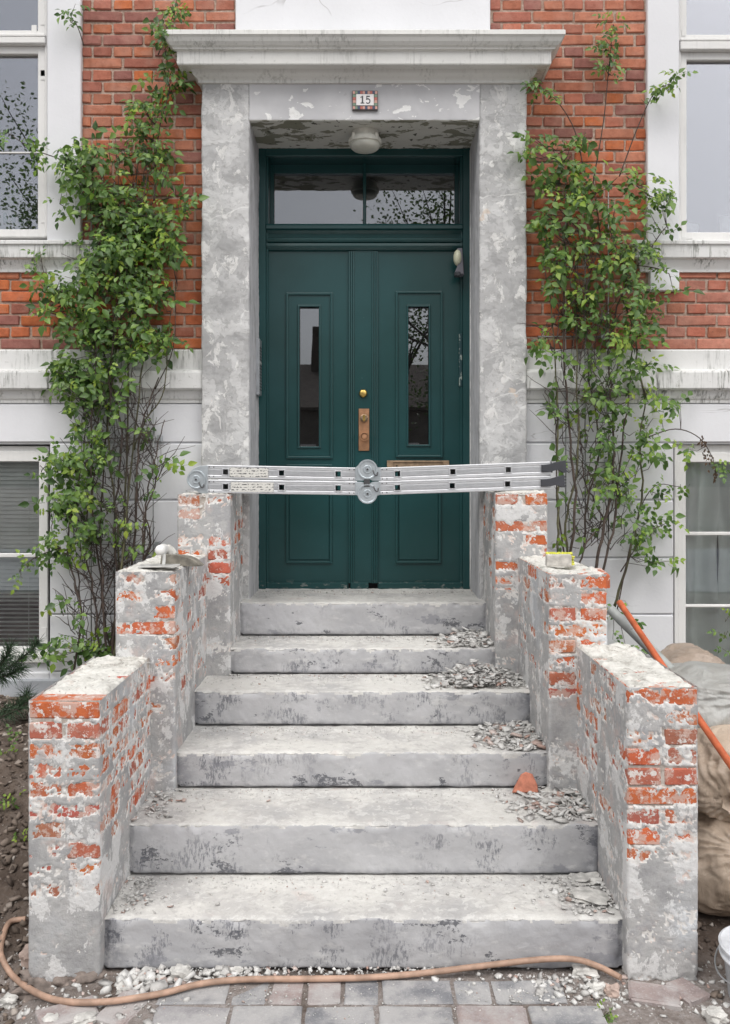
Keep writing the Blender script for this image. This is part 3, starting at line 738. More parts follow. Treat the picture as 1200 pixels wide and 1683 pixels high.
for a in ((440, 451, 250, 372), (747, 759, 250, 372)): box(bm, X(a[0], T_), X(a[1], T_), 5.145, 5.19, Z(a[3], T_) - 0.01, Z(a[2], T_), 0.003)
box(bm, X(451, T_), X(747, T_), 5.146, 5.19, Z(287, T_), Z(250, T_), 0.003); box(bm, X(451, T_), X(747, T_), 5.146, 5.19, Z(380, T_), Z(370, T_), 0.003)
obj('transom_frame', bm, 'green_paint', door)
obj('glazing_bar', B(X(596.5, 5.15), X(602, 5.15), 5.125, 5.19, Z(376, 5.15), Z(250, 5.15), 0.003), 'green_paint', door)
for a, b in ((450, 597), (602, 748)): obj('pane', B(X(a, T_), X(b, T_), 5.170, 5.174, Z(372, T_), Z(285, T_)), 'door_glass', door)
# lock furniture
obj('lock_cylinder', lathe(bmesh.new(), [(0.001, -0.016), (0.016, -0.016), (0.020, -0.013), (0.024, -0.006), (0.024, 0.004)], (dx(597), 5.03, dz(647)), 'Y', 20), 'brass', door, True, 40)
pl = dpart('lock_plate', 589.5, 607, 5.024, 5.034, 672, 741, 0.002, 'copper_plate')
obj('key_cylinder', lathe(bmesh.new(), [(0.001, -0.030), (0.014, -0.030), (0.017, -0.026), (0.019, -0.014), (0.024, -0.010), (0.024, 0.002)], (dx(598.5), 5.022, dz(688)), 'Y', 20), 'old_brass', door, True, 40)
obj('key_insert', B(dx(596.5), dx(600.5), 4.984, 5.0, dz(693), dz(683), 0.002), 'brass', door)
obj('door_knob', lathe(bmesh.new(), [(0.001, -0.040), (0.016, -0.040), (0.018, -0.034), (0.020, -0.046), (0.025, -0.046), (0.026, -0.036), (0.018, -0.024), (0.012, -0.014), (0.014, 0.002)], (dx(599), 5.022, dz(718)), 'Y', 24), 'copper_plate', door, True, 40)
bm = bmesh.new()
for a in ((636, 738, 757, 760), (636, 738, 772, 775), (636, 646, 760, 772), (728, 738, 760, 772)): box(bm, dx(a[0]), dx(a[1]), 5.020, 5.036, dz(a[3]), dz(a[2]), 0.0015)
obj('letter_slot', bm, 'old_brass', door); obj('letter_flap', B(dx(646), dx(728), 5.028, 5.038, dz(772), dz(760.3), 0.001), 'old_brass', door)
obj('door_cable', tube(bmesh.new(), [(dx(757.5), 5.032, dz(455)), (dx(757), 5.034, dz(700)), (dx(757.5), 5.034, dz(958))], 0.003, 6), 'green_paint', door)

# ---- windows
def bars(name, lst, y0, y1, mat, parent, bev=0.004, dd=4.72):
    bm = bmesh.new()
    for (a, b, q0, q1) in lst: box(bm, X(a, dd), X(b, dd), y0, y1, Z(q1, dd), Z(q0, dd), bev)
    return obj(name, bm, mat, parent)
def window(side):
    s_ = 1 if side > 0 else -1
    if side < 0: g, st, out = 64, 79.5, -270
    else: g, st, out = 1127, 1113.5, 1470
    lo, hi = sorted((g, st)); L_, H_ = sorted((out, st))
    tr0, tr1, t1, b0, b1 = (62, 78, 91, 378, 391) if side < 0 else (69, 88, 101, 383, 397)
    w_ = bars('window', [(lo, hi, t1 - 10, b1)], 4.702, 4.76, 'window_paint', house)        # sash stile
    bars('transom', [(L_, H_, tr0, tr0 + 5), (L_, H_, tr0 + 5.5, tr1)], 4.672, 4.76, 'window_paint', w_)
    bars('sash_rail', [(L_, H_, t1 - 13, t1), ], 4.7035, 4.76, 'window_paint', w_)
    bars('sash_rail', [(L_, H_, b0, b1)], 4.7035, 4.76, 'window_paint', w_)
    bars('sash_rail', [(L_, H_, tr0 - 10, tr0 + 1)], 4.7035, 4.76, 'window_paint', w_)
    bars('sash_stile', [(lo, hi, -90, tr0)], 4.702, 4.76, 'window_paint', w_)
    fr = (st, st + 3) if side < 0 else (st - 3, st)
    bars('casing', [(fr[0] - 3, fr[1] - 1, -90, b1)] if side < 0 else [(fr[0] + 1, fr[1] + 3, -90, b1)], 4.69, 4.78, 'window_paint', w_)
    bars('glazing_bar', [(L_, H_, 249, 251.5)] if side < 0 else [], 4.722, 4.732, 'window_paint', w_, 0.001) if side < 0 else None
    hx = (66, 78) if side < 0 else (1115, 1126)
    for q in ((20, 44), (96, 128), (118, 134), (340, 368)) if side < 0 else ((52, 62), (365, 392)): bars('hinge', [(hx[0] + 3, hx[1] - 1, *q)], 4.699, 4.71, 'window_paint', w_, 0.001)
    for q in ((54, 62, 44, 66),) if side < 0 else ((1116, 1140, 70, 75), (1116, 1136, 384, 394)): bars('corner_plate', [q], 4.7, 4.712, 'window_paint', w_, 0.001)
    bars('pane', [(L_, H_, t1, b0)], 4.730, 4.733, 'window_glass', w_, 0)
    bars('pane', [(L_, H_, -90, tr0 - 9)], 4.730, 4.733, 'window_glass', w_, 0)
window(-1); window(1)
# basement windows
wl = bars('window', [(66, 81, 757, 1066)], 4.700, 4.76, 'window_paint', house)
bars('sash_rail', [(-270, 81, 742, 759)], 4.7015, 4.76, 'window_paint', wl); bars('head_board', [(-270, 82, 733, 743)], 4.712, 4.78, 'window_paint', wl)
bars('glazing_bar', [(-270, 67, 909, 916)], 4.706, 4.74, 'window_paint', wl); bars('sash_rail', [(-270, 81, 1062, 1076)], 4.7015, 4.76, 'window_paint', wl)
bars('hinge', [(71, 79, 786, 800)], 4.697, 4.71, 'window_paint', wl, 0.001); bars('hinge', [(71, 79, 1030, 1048)], 4.697, 4.71, 'window_paint', wl, 0.001)
bars('pane', [(-270, 67, 757, 1064)], 4.722, 4.725, 'basement_glass', wl, 0)
obj('sill', B(-3.0, X(80, 4.66), 4.655, 4.90, Z(1090, 4.66), Z(1076, 4.66), 0.006), 'white_paint', wl)
wr = bars('window', [(1112, 1125.5, 757, 1108)], 4.700, 4.76, 'window_paint', house)
bars('casing', [(1106, 1112, 735, 1112)], 4.69, 4.78, 'window_paint', wr, 0.002)
bars('sash_rail', [(1112, 1470, 744, 760)], 4.7015, 4.76, 'window_paint', wr); bars('head_board', [(1107, 1470, 731, 746)], 4.712, 4.78, 'window_paint', wr)
for q in ((874, 880), (993, 998)): bars('glazing_bar', [(1124, 1470, *q)], 4.706, 4.74, 'window_paint', wr)
bars('sash_rail', [(1112, 1470, 1104, 1116)], 4.7015, 4.76, 'window_paint', wr)
bars('hinge', [(1107.5, 1113, 790, 815)], 4.686, 4.71, 'window_paint', wr, 0.001); bars('hinge', [(1113, 1124, 1080, 1084)], 4.697, 4.71, 'window_paint', wr, 0.001)
bars('pane', [(1124, 1470, 758, 1106)], 4.722, 4.725, 'basement_glass', wr, 0)
obj('sill', B(X(1105, 4.66), 3.0, 4.645, 4.90, Z(1141, 4.66), Z(1116, 4.66), 0.006), 'white_paint', wr)

# ================================================================== stairs
stairs = thing('staircase', 'six worn grey concrete entrance steps dusted with plaster, leading up to green door', 'stairs', (0, 2.84, 0))
ZS = [0.174, 0.362, 0.510, 0.668, 0.795, 0.971]; YS = [2.843, 3.145, 3.50, 3.86, 4.176, 4.49]
XL = [-0.866, -0.866, -0.770, -0.770, -0.656, -0.656]; XR = [0.856, 0.856, 0.745, 0.745, 0.636, 0.636]
for i in range(6):
    zt, yf = ZS[i], YS[i]; zb = ZS[i - 1] if i else 0.0; yb = YS[i + 1] + 0.05 if i < 5 else 5.06
    pth = path_pts([(yb, zt), (yf, zt), (yf, zb + 0.010), (yf + 0.03, zb + 0.004), (yf + 0.03, zb - 0.05)], 0.008, 0.008, -1)
    Lt = yb - yf
    def hf(p, s, w_, Lt=Lt, i=i):
        n1 = fbm(p, 9, 4); n2 = fbm(p, 38, 3)
        h = 0.0035 * n1 + 0.0016 * n2
        nose = np.exp(-((s - Lt) / 0.014) ** 2)
        chip = sstep(fbm(p * np.array([1, 0.3, 0.3]), 14, 3), 0.12, 0.45)
        h = h - nose * (0.002 + 0.012 * chip)
        edge = np.minimum(w_ - XL[i], XR[i] - w_) + 0.012 * n1; h = h - 0.008 * sstep(edge, 0.022, 0.012) * (s > Lt)
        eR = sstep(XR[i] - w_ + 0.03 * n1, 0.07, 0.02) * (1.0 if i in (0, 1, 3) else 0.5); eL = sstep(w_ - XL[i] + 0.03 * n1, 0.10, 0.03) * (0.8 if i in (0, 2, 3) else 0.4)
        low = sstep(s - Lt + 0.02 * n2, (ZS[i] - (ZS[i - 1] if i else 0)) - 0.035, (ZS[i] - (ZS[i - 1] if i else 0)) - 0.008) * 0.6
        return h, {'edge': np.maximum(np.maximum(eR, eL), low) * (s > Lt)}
    v, f, at_ = wrap(pth, XL[i], XR[i], 0.008, lambda a, b, w_: np.stack([w_, a, b], -1), hf)
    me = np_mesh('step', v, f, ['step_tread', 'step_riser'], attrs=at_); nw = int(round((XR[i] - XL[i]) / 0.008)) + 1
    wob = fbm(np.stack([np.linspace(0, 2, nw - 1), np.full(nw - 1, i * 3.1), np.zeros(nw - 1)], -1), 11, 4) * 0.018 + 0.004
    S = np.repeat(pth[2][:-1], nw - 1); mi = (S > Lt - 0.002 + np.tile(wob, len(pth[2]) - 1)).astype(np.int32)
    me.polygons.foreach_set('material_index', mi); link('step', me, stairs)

# ---- the two stepped flanking walls
def hash01(*a): return random.Random(str(a)).random()
def pier(parent, s_, xi, xo, yf, yb, z0, z1, efun, seed, full=(0, 4, 9), res=0.0054, drop=False, capz=0.0):
    """s_ = -1 left wall, +1 right wall; xi inner face, xo outer face; efun(face, z) -> share of brick laid bare"""
    L = yb - yf; Wd = abs(xi - xo); C = 0.0645
    pth = path_pts([(xo, yb), (xo, yf), (xi, yf), (xi, yb)], 0.010, res, -1 if s_ < 0 else 1)
    cells = {}
    def cell(s, z):
        """course, running coordinate along front/inner, brick index, distance to the joint"""
        k_ = np.floor((z1 - z) / C).astype(int); dzj = np.minimum((z1 - z) - k_ * C, (k_ + 1) * C - (z1 - z))
        u = s - L                                          # 0..Wd front, beyond: inner face
        front = u < Wd
        isfull = np.isin(k_, full)
        bf = np.where(isfull, 0, np.where(u < Wd / 2, 0, 1))
        df = np.where(isfull, np.minimum(u, Wd - u) + 0.02, np.minimum(np.abs(u - Wd / 2), 1))
        ui = u - Wd
        unit = np.where(isfull, 0.1155, 0.231); off = np.where(isfull, 0.0, np.where(k_ % 2 == 0, 0.0, 0.1155))
        q = np.where(isfull, ui / 0.1155, np.where(ui < 0.231 - off, 0, 1 + (ui - (0.231 - off)) / 0.231))
        bi = np.floor(q).astype(int)
        frac = np.where(isfull, (ui / 0.1155) % 1, np.where(ui < 0.231 - off, ui / (0.231 - off), ((ui - (0.231 - off)) / 0.231) % 1))
        ln = np.where(isfull, 0.1155, np.where(ui < 0.231 - off, 0.231 - off, 0.231))
        di = np.minimum(frac, 1 - frac) * ln
        di = np.where(ui < 0.03, np.maximum(di, 0.03), di)
        dj = np.minimum(dzj, np.where(front, df, di))
        idx_ = np.where(front, bf, 10 + bi)
        return k_, idx_, dj, front, u
    def hf(p, s, w_):
        k_, ci, dj, front, u = cell(s, w_)
        n1 = fbm(p + seed, 5.5, 3); n2 = fbm(p + seed, 22, 4); n3 = fbm(p, 75, 3)
        key = k_ * 100 + ci; uq, inv = np.unique(key, return_inverse=True)
        rb = np.array([hash01(seed, int(q)) for q in uq])[inv]
        e = np.where(u < 0, 0.0, np.where(front, efun('front', w_), efun('inner', w_)))
        t_ = 0.55 * n1 + 0.55 * n2 + 0.30 * n3 + (rb - 0.5) * 0.8 + 0.34 * sstep(dj, 0.016, 0.006) + (0.64 - 1.22 * e)
        t_ = np.where(e < 0.02, np.maximum(t_, 0.12 + 0.3 * np.abs(n1)), t_)
        a = sstep(t_, -0.025, 0.025)
        a2 = sstep(t_ + 0.16 * n3, 0.24, 0.265)
        h = -0.0042 + a * 0.0044 + a2 * 0.0020 + a * (0.0006 * n2 + 0.0009 * n3) + 0.0010 * n1
        h = h - 0.008 * sstep(w_, z0 + 0.05, z0) * np.abs(n2) * 3
        mn = np.full(len(uq), 9.0); np.minimum.at(mn, inv, t_ + (dj < 0.012) * 5)
        for q, m_ in zip(uq, mn): cells[int(q)] = m_
        return h, {'t': t_, 'coat': a2}
    v, f, at = wrap(pth, z0, z1, res, lambda a, b, w_: np.stack([a, b, w_], -1), hf)
    skin = link('pier', np_mesh('pier', v, f, 'wall_plaster', attrs=at), parent)
    # bricks that show through
    ncourse = int((z1 - z0) / C) + 1
    def putb(cx, cy, zc, w_, dp, h_):
        o = link('brick', brick_mesh(w_, dp, h_, 'stair_brick', random.randrange(3)), skin, (cx, cy, zc), (0, random.uniform(-.006, .006), random.uniform(-.006, .006)),
                 tuple(q * random.uniform(0.85, 1.1) for q in random.choice([(0.58, 0.165, 0.065), (0.55, 0.15, 0.06), (0.50, 0.16, 0.085), (0.44, 0.15, 0.10)])))
    for k_ in range(ncourse):
        zc = z1 - (k_ + 0.5) * C
        if zc - C / 2 < z0: break
        bare = lambda c_: cells.get(k_ * 100 + c_, 9) < 0.03
        if k_ in full:
            nb = int(L / 0.1155)
            for b_ in range(max(nb, 1)):
                if (b_ == 0 and bare(0)) or bare(10 + b_):
                    putb((xi + xo) / 2, yf + 0.1155 * b_ + 0.0535, zc, Wd - 0.0012, 0.1062, 0.0555)
        else:
            off = 0.0 if k_ % 2 == 0 else 0.1155; y_ = yf; b_ = 0; ln = 0.231 - off
            while y_ < yb - 0.04:
                l2 = min(ln, yb - y_)
                if bare(10 + b_) or (b_ == 0 and bare(1)):
                    putb(xi + s_ * 0.0536, y_ + (l2 - 0.008) / 2 + (0.0004 if b_ == 0 else 0.004), zc, 0.106, l2 - 0.008, 0.0555)
                if b_ == 0 and bare(0):
                    putb(xo - s_ * 0.0536, y_ + (l2 - 0.008) / 2 + 0.0004, zc, 0.106, l2 - 0.008, 0.0555)
                y_ += ln; ln = 0.231; b_ += 1
    # mortar capping: a rough crust with its own edge
    x0, x1 = sorted((xi, xo)); nx, ny = int(Wd / 0.006), int(L / 0.006)
    xs = np.linspace(x0 + 0.001, x1 - 0.001, nx); ys = np.linspace(yf + 0.001, yb, ny)
    A, Bq = np.meshgrid(xs, ys, indexing='ij'); p = np.stack([A.ravel(), Bq.ravel(), np.full(A.size, z1)], -1)
    fl = fbm(p + seed, 26, 4); big = fbm(p + seed, 7, 3)
    ter = np.floor((fl + 0.35 * big) * 4.5); zz = z1 + 0.004 + 0.005 * big + 0.0022 * ter + 0.0015 * fbm(p + seed, 60, 2) + capz
    if drop: zz = zz - 0.020 * (Bq.ravel() < yf + 0.108 + 0.01 * big)
    ed = np.minimum.reduce([A.ravel() - xs[0], xs[-1] - A.ravel(), Bq.ravel() - ys[0]])
    zz = zz - 0.014 * sstep(ed, 0.010 + 0.010 * np.abs(fl), 0.0)
    id_ = np.arange(A.size).reshape(A.shape); ff = np.stack([id_[:-1, :-1], id_[1:, :-1], id_[1:, 1:], id_[:-1, 1:]], -1).reshape(-1, 4)
    link('capping', np_mesh('capping', np.stack([A.ravel(), Bq.ravel(), zz], -1), ff, 'capping_mortar'), skin)
    return skin
def lerpz(z, *kn):
    return np.interp(z, [a for a, _ in kn], [b for _, b in kn])
wl_ = thing('stair_wall', 'stepped brick stair wall with flaking plaster on the left of the steps', 'wall', (-0.95, 2.8, 0), 'walls flanking the steps')
wr_ = thing('stair_wall', 'stepped brick stair wall with flaking plaster on the right of the steps', 'wall', (0.95, 2.8, 0), 'walls flanking the steps')
pier(wl_, -1, -0.861, -1.090, 2.80, 3.49, -0.02, 0.902, lambda f, z: lerpz(z, (0.24, 0.0), (0.27, 0.22), (0.58, 0.24), (0.66, 0.44), (0.76, 0.60), (0.80, 0.72), (0.9, 0.78)) if f == 'front' else lerpz(z, (0.34, 0.0), (0.5, 0.40), (0.7, 0.48), (0.9, 0.52)), 1.7, (0, 5, 9), drop=True)
pier(wl_, -1, -0.764, -1.001, 3.47, 4.19, 0.25, 1.245, lambda f, z: lerpz(z, (0.58, 0.0), (0.63, 0.52), (0.82, 0.50), (0.92, 0.20), (1.2, 0.34)) if f == 'front' else lerpz(z, (0.7, 0.0), (0.85, 0.2), (1.2, 0.36)), 4.4, (3, 8))
pier(wl_, -1, -0.651, -0.904, 4.17, 4.64, 0.55, 1.540, lambda f, z: lerpz(z, (1.05, 0.0), (1.12, 0.42), (1.45, 0.36)) if f == 'front' else lerpz(z, (1.1, 0.0), (1.2, 0.40)), 8.1, (2, 6), 0.0075)
pier(wr_, 1, 0.851, 1.078, 2.80, 3.49, -0.02, 0.946, lambda f, z: lerpz(z, (0.29, 0.0), (0.31, 0.25), (0.42, 0.50), (0.75, 0.66), (0.93, 0.60)) if f == 'front' else lerpz(z, (0.42, 0.0), (0.5, 0.27), (0.9, 0.36)), 12.6, (0, 5))
pier(wr_, 1, 0.740, 0.972, 3.47, 4.19, 0.25, 1.235, lambda f, z: lerpz(z, (0.73, 0.0), (0.76, 0.62), (0.90, 0.50), (1.2, 0.52)) if f == 'front' else lerpz(z, (0.8, 0.0), (0.9, 0.18), (1.2, 0.32)), 15.2, (3, 7))
pier(wr_, 1, 0.631, 0.880, 4.17, 4.64, 0.55, 1.548, lambda f, z: lerpz(z, (1.08, 0.0), (1.12, 0.45), (1.45, 0.40)) if f == 'front' else lerpz(z, (1.1, 0.0), (1.2, 0.40)), 19.9, (2, 6), 0.0075)

# ================================================================== pavement
pave = tag(link('pavement', np_mesh('pavement', [(-0.72, 1.2, 0.009), (0.74, 1.2, 0.009), (0.70, 2.79, 0.009), (-0.70, 2.79, 0.009)], np.array([[0, 1, 2, 3]]), 'soil')), 'sandy bed of old paving in front of the steps', kind='structure')
def paver(x0, x1, y0, y1, col, tilt=0.0):
    bm = bmesh.new(); wx, wy = (x1 - x0) / 2, (y1 - y0) / 2
    box(bm, -wx, wx, -wy, wy, -0.03, 0.03, 0.006, 2)
    for q in bm.verts: q.co += Vector((random.uniform(-1, 1) * 0.004, random.uniform(-1, 1) * 0.004, random.uniform(-1, 1) * 0.002))
    me = bpy.data.meshes.new('paver'); bmesh.ops.recalc_face_normals(bm, faces=bm.faces[:]); bm.to_mesh(me); bm.free(); me.materials.append(M['paver_stone'])
    link('paver', me, pave, ((x0 + x1) / 2, (y0 + y1) / 2, -0.0185 + random.uniform(-0.002, 0.003)), (random.uniform(-.015, .015), random.uniform(-.015, .015), random.uniform(-.03, .03) + tilt), col)
gp = [(0.27, 0.275, 0.285), (0.31, 0.31, 0.315), (0.23, 0.235, 0.25), (0.34, 0.33, 0.335)]
rp = [(0.37, 0.31, 0.295), (0.35, 0.285, 0.27), (0.39, 0.335, 0.32)]
yy = 2.775
for r_ in range(9):
    dpt = 0.135 if r_ % 3 == 0 else 0.105
    x = -0.64 + random.uniform(-0.04, 0.04) - (0.10 if r_ > 1 else 0)
    while x < (0.52 if r_ == 0 else 0.62):
        wd = random.choice([0.115, 0.12, 0.23]) if r_ % 2 == 0 else random.choice([0.235, 0.22, 0.115])
        paver(x, x + wd - 0.012, yy - dpt + 0.012, yy, random.choice(gp if random.random() < (0.85 if r_ % 2 == 0 else 0.45) else rp)); x += wd
    yy -= dpt
for (px, py, w_, h_, tl) in ((1075, 1638, 0.15, 0.10, -0.25), (1130, 1632, 0.085, 0.11, 0.5), (110, 1668, 0.17, 0.10, 0.5), (205, 1660, 0.11, 0.16, -0.35)):
    g = on_ground(px, py); paver(g.x - w_ / 2, g.x + w_ / 2, g.y - h_ / 2, g.y + h_ / 2, random.choice(rp), tl)

# ================================================================== hose
hp = [(42, 1500, 0.0), (15, 1516, 0.012), (2, 1545, 0.012), (4, 1590, 0.012), (28, 1622, 0.012), (85, 1642, 0.012), (165, 1647, 0.012), (260, 1634, 0.014), (330, 1617, 0.018), (400, 1610, 0.02), (500, 1609, 0.02), (600, 1607, 0.02), (700, 1599, 0.02), (790, 1588, 0.02), (890, 1577, 0.022), (945, 1577, 0.03), (985, 1589, 0.024), (1020, 1607, 0.014)]
pp = []
for a, b, c in hp:
    c = max(c, 0.014); d_ = (E - 0.026) * F / (b - CY) if a > 100 else None
    g = on_ground(a, b, c) if d_ is None else Vector((X(a, d_), d_, 0.026))
    if a > 100 and g.y > 2.818: g = P(a, b, 2.818)
    pp.append(g)
tag(obj('garden_hose', tube(bmesh.new(), smooth_path(pp, 8), 0.0098, 10), 'rubber_hose', None, True, 50), 'dusty pinkish brown rubber hose lying along the foot of the steps', 'hose')

HP_ = np.array([q[:] for q in smooth_path(pp, 8)])

# ================================================================== rubble
CH = np.array([[-1, -1, -1], [1, -1, -1], [1, 1, -1], [-1, 1, -1], [-1, -1, 1], [1, -1, 1], [1, 1, 1], [-1, 1, 1]], float)
CF = np.array([[0, 3, 2, 1], [4, 5, 6, 7], [0, 1, 5, 4], [1, 2, 6, 5], [2, 3, 7, 6], [3, 0, 4, 7]])
def chips(name, pts, sizes, flat, mat, label, cat, tilt=0.5):
    n_ = len(pts); pts = np.asarray(pts); sizes = np.asarray(sizes)
    v = CH[None] * (1 + RNG.uniform(-0.55, 0.25, (n_, 8, 3)))
    fl = flat * RNG.uniform(0.6, 1.5, n_)
    v = v * np.stack([sizes * RNG.uniform(0.6, 1.3, n_), sizes * RNG.uniform(0.5, 1.1, n_), sizes * fl], -1)[:, None] * 0.5
    a = RNG.uniform(0, 2 * np.pi, n_); tx = RNG.normal(0, tilt, n_); ty = RNG.normal(0, tilt, n_)
    ca, sa = np.cos(a), np.sin(a); x, y, z_ = v[..., 0], v[..., 1], v[..., 2]
    y, z_ = y * np.cos(tx)[:, None] - z_ * np.sin(tx)[:, None], y * np.sin(tx)[:, None] + z_ * np.cos(tx)[:, None]
    x, z_ = x * np.cos(ty)[:, None] + z_ * np.sin(ty)[:, None], -x * np.sin(ty)[:, None] + z_ * np.cos(ty)[:, None]
    x, y = x * ca[:, None] - y * sa[:, None], x * sa[:, None] + y * ca[:, None]
    vv = (np.stack([x, y, z_], -1) + pts[:, None]).reshape(-1, 3)
    ff = (CF[None] + 8 * np.arange(n_)[:, None, None]).reshape(-1, 4)
    return tag(link(name, np_mesh(name, vv, ff, mat, smooth=False)), label, cat, kind='stuff')
def pile(px0, px1, i, hmax, n_, peak=0.6, smin=0.008, smax=0.035, spread=1.0):
    """heap of flakes on the tread of step i between two photo columns at that depth"""
    y0 = YS[i] + 0.02; y1 = YS[i + 1] - 0.01 if i < 5 else 4.9; pts, sz = [], []
    x0, x1 = X(px0, (y0 + y1) / 2), X(px1, (y0 + y1) / 2)
    for _ in range(n_):
        u = min(max(random.gauss(peak, 0.24), 0), 1); q = random.betavariate(1.3, 1.3)
        prof = max(0, 1 - abs(u - peak) / max(peak, 1 - peak)) * (0.45 + 0.55 * q)
        s_ = (smin + (smax * 1.35 - smin) * random.random() ** 1.8) * (0.4 if random.random() < 0.45 else 1)
        pts.append((x0 + u * (x1 - x0), y0 + q * (y1 - y0), ZS[i] + 0.003 + random.random() ** 0.7 * hmax * prof)); sz.append(s_)
    return pts, sz
heap = [pile(700, 826, 4, 0.05, 620, 0.66), pile(700, 876, 3, 0.085, 1000, 0.5), pile(770, 900, 2, 0.035, 620, 0.62), pile(780, 985, 1, 0.02, 640, 0.78), pile(820, 1018, 0, 0.015, 560, 0.82, 0.004, 0.02), pile(236, 330, 1, 0.012, 160, 0.3, 0.005, 0.02), pile(195, 300, 0, 0.008, 260, 0.25, 0.004, 0.014)]
hl = ['pile of thin grey plaster flakes on the fifth step beside the right wall', 'largest heap of grey plaster flakes, on the fourth step at right', 'heap of plaster flakes on the third step at right', 'scattered plaster flakes on the second step at right', 'fine plaster chips on the bottom step at right', 'small patch of plaster crumbs on the second step at left', 'fine crumbs on the bottom step at left']
for (p_, s_), l_ in zip(heap, hl): chips('rubble', p_, s_, 0.20, 'rubble', l_, 'rubble', 0.30)
pts, sz = [], []
for i in range(6):                                  # crumbs along every tread
    y1 = YS[i + 1] - 0.01 if i < 5 else 4.95
    for _ in range(520):
        q = random.betavariate(3.0, 0.8); x = random.uniform(XL[i] + 0.02, XR[i] - 0.02)
        pts.append((x, YS[i] + 0.015 + q * (y1 - YS[i] - 0.015), ZS[i] + 0.003)); sz.append(random.uniform(0.0015, 0.0055) * (2.5 if random.random() < 0.06 else 1))
chips('rubble', pts, sz, 0.5, 'rubble', 'loose crumbs and dust scattered over all the treads', 'rubble', 0.3)
pts, sz = [], []
def scatter(px, py, sx, sy, n_, a, b, lift=0.0):
    for _ in range(n_):
        x_, y_ = random.gauss(px, sx), min(random.gauss(py, sy), 1720)
        if y_ < 1598 and 185 < x_ < 1012: y_ = 1600 + random.random() * 20
        g = on_ground(x_, max(y_, 1480)); s_ = a + (b - a) * random.random() ** 2.2
        if abs(g.x) < 1.10 and abs(g.x) > 0.85 and g.y > 2.79: continue
        if np.min((HP_[:, 0] - g.x) ** 2 + (HP_[:, 1] - g.y) ** 2) < (0.008 + s_ * 0.5) ** 2: continue
        pts.append((g.x, g.y, max(g.z, 0.012 if abs(g.x) < 0.75 else -1) + s_ * 0.12)); sz.append(s_)
scatter(330, 1608, 90, 7, 220, 0.004, 0.030); scatter(620, 1603, 170, 6, 300, 0.003, 0.016); scatter(930, 1625, 70, 18, 330, 0.003, 0.026)
scatter(150, 1660, 70, 14, 240, 0.003, 0.026); scatter(600, 1650, 330, 28, 900, 0.0015, 0.007); scatter(1120, 1625, 50, 28, 170, 0.004, 0.024); scatter(60, 1600, 40, 40, 200, 0.004, 0.022)
scatter(240, 1620, 30, 9, 90, 0.012, 0.040)
chips('gravel', pts, sz, 0.45, 'rubble', 'loose stone chips and mortar crumbs at the foot of the steps', 'gravel', 0.4)
pts, sz = [], []
for _ in range(5200):
    sgn = -1 if random.random() < 0.72 else 1; x_ = sgn * random.uniform(1.09, 2.1); y_ = random.uniform(2.55, 4.62)
    pts.append((x_, y_, 0)); sz.append(0.006 + 0.03 * random.random() ** 3)
pts = np.array(pts); pts[:, 2] = ground_z(pts[:, 0], pts[:, 1]) + np.array(sz) * 0.2
chips('mulch', pts, sz, 0.4, 'mulch', 'brown clods, bark and leaf litter on the soil', 'mulch', 0.5)

def rock(name, loc, size, mat, label, cat, seed, rot=0.0, sub=3, group=None, rough=0.22, tilt=0.0):
    bm = bmesh.new(); bmesh.ops.create_icosphere(bm, subdivisions=sub, radius=0.5)
    v = np.array([q.co[:] for q in bm.verts]); d_ = v / np.linalg.norm(v, axis=1)[:, None]
    cu = d_ / np.abs(d_).max(1)[:, None] * 0.5; v = v * 0.35 + cu * 0.65
    v = v * (1 + rough * 2 * fbm(d_ + seed, 1.6, 3))[:, None]
    v = v * np.array(size); rm = (Matrix.Rotation(rot, 3, 'Z') @ Matrix.Rotation(tilt, 3, 'X'))
    lo = min((rm @ Vector(q)).z for q in v)
    for q, c in zip(bm.verts, v): q.co = rm @ Vector(c) + Vector(loc) - Vector((0, 0, lo + 0.004))
    return tag(obj(name, bm, mat, None, True, 28), label, cat, group)
simple('plaster_lump', (0.52, 0.51, 0.485), 0.95, 0, 0.28, 30, 0.8, 60)
simple('pink_stone', (0.48, 0.37, 0.32), 0.9, 0, 0.25, 20, 0.5)
def on_step(px, py, i):
    d = (E - ZS[i]) * F / (py - CY); return Vector((X(px, d), d, ZS[i] + 0.002))
shard = bmesh.new()
g = on_step(864, 1305, 1)
poly = [(-0.045, 0.0), (-0.036, 0.016), (-0.010, 0.052), (0.004, 0.058), (0.026, 0.052), (0.040, 0.022), (0.042, 0.0)]
prism(shard, [(x * 1.18, z * 1.35) for x, z in poly], -0.012, 0.012, 0.003)
rm = Matrix.Rotation(R(-22), 3, 'X')
for q in shard.verts: q.co = rm @ q.co + g + Vector((0, 0, 0.003))
tag(obj('terracotta_shard', shard, 'terracotta', None, True, 30), 'broken orange terracotta shard leaning on the riser at right of the second step', 'shard')
for (px, py, i, sx, sy, sz_, rt, l_) in ((968, 1480, 0, 0.125, 0.085, 0.022, -0.35, 'largest flat slab of broken plaster on the bottom step at right'), (962, 1450, 0, 0.10, 0.07, 0.024, 0.2, 'grey plaster slab lying behind the largest slab on the bottom step'),
                                       (902, 1308, 1, 0.05, 0.045, 0.02, 0.2, 'white plaster lump just right of the terracotta shard'), (776, 1087, 3, 0.055, 0.045, 0.05, 0.3, 'white plaster lump topping the heap of flakes on the fourth step')):
    g = on_step(px, py, i)
    if i == 3: g.z += 0.055
    rock('plaster_slab' if sx > 0.08 else 'plaster_lump', g, (sx, sy, sz_), 'plaster_lump', l_, 'plaster', px * 0.1, rt, 3, None, 0.25)
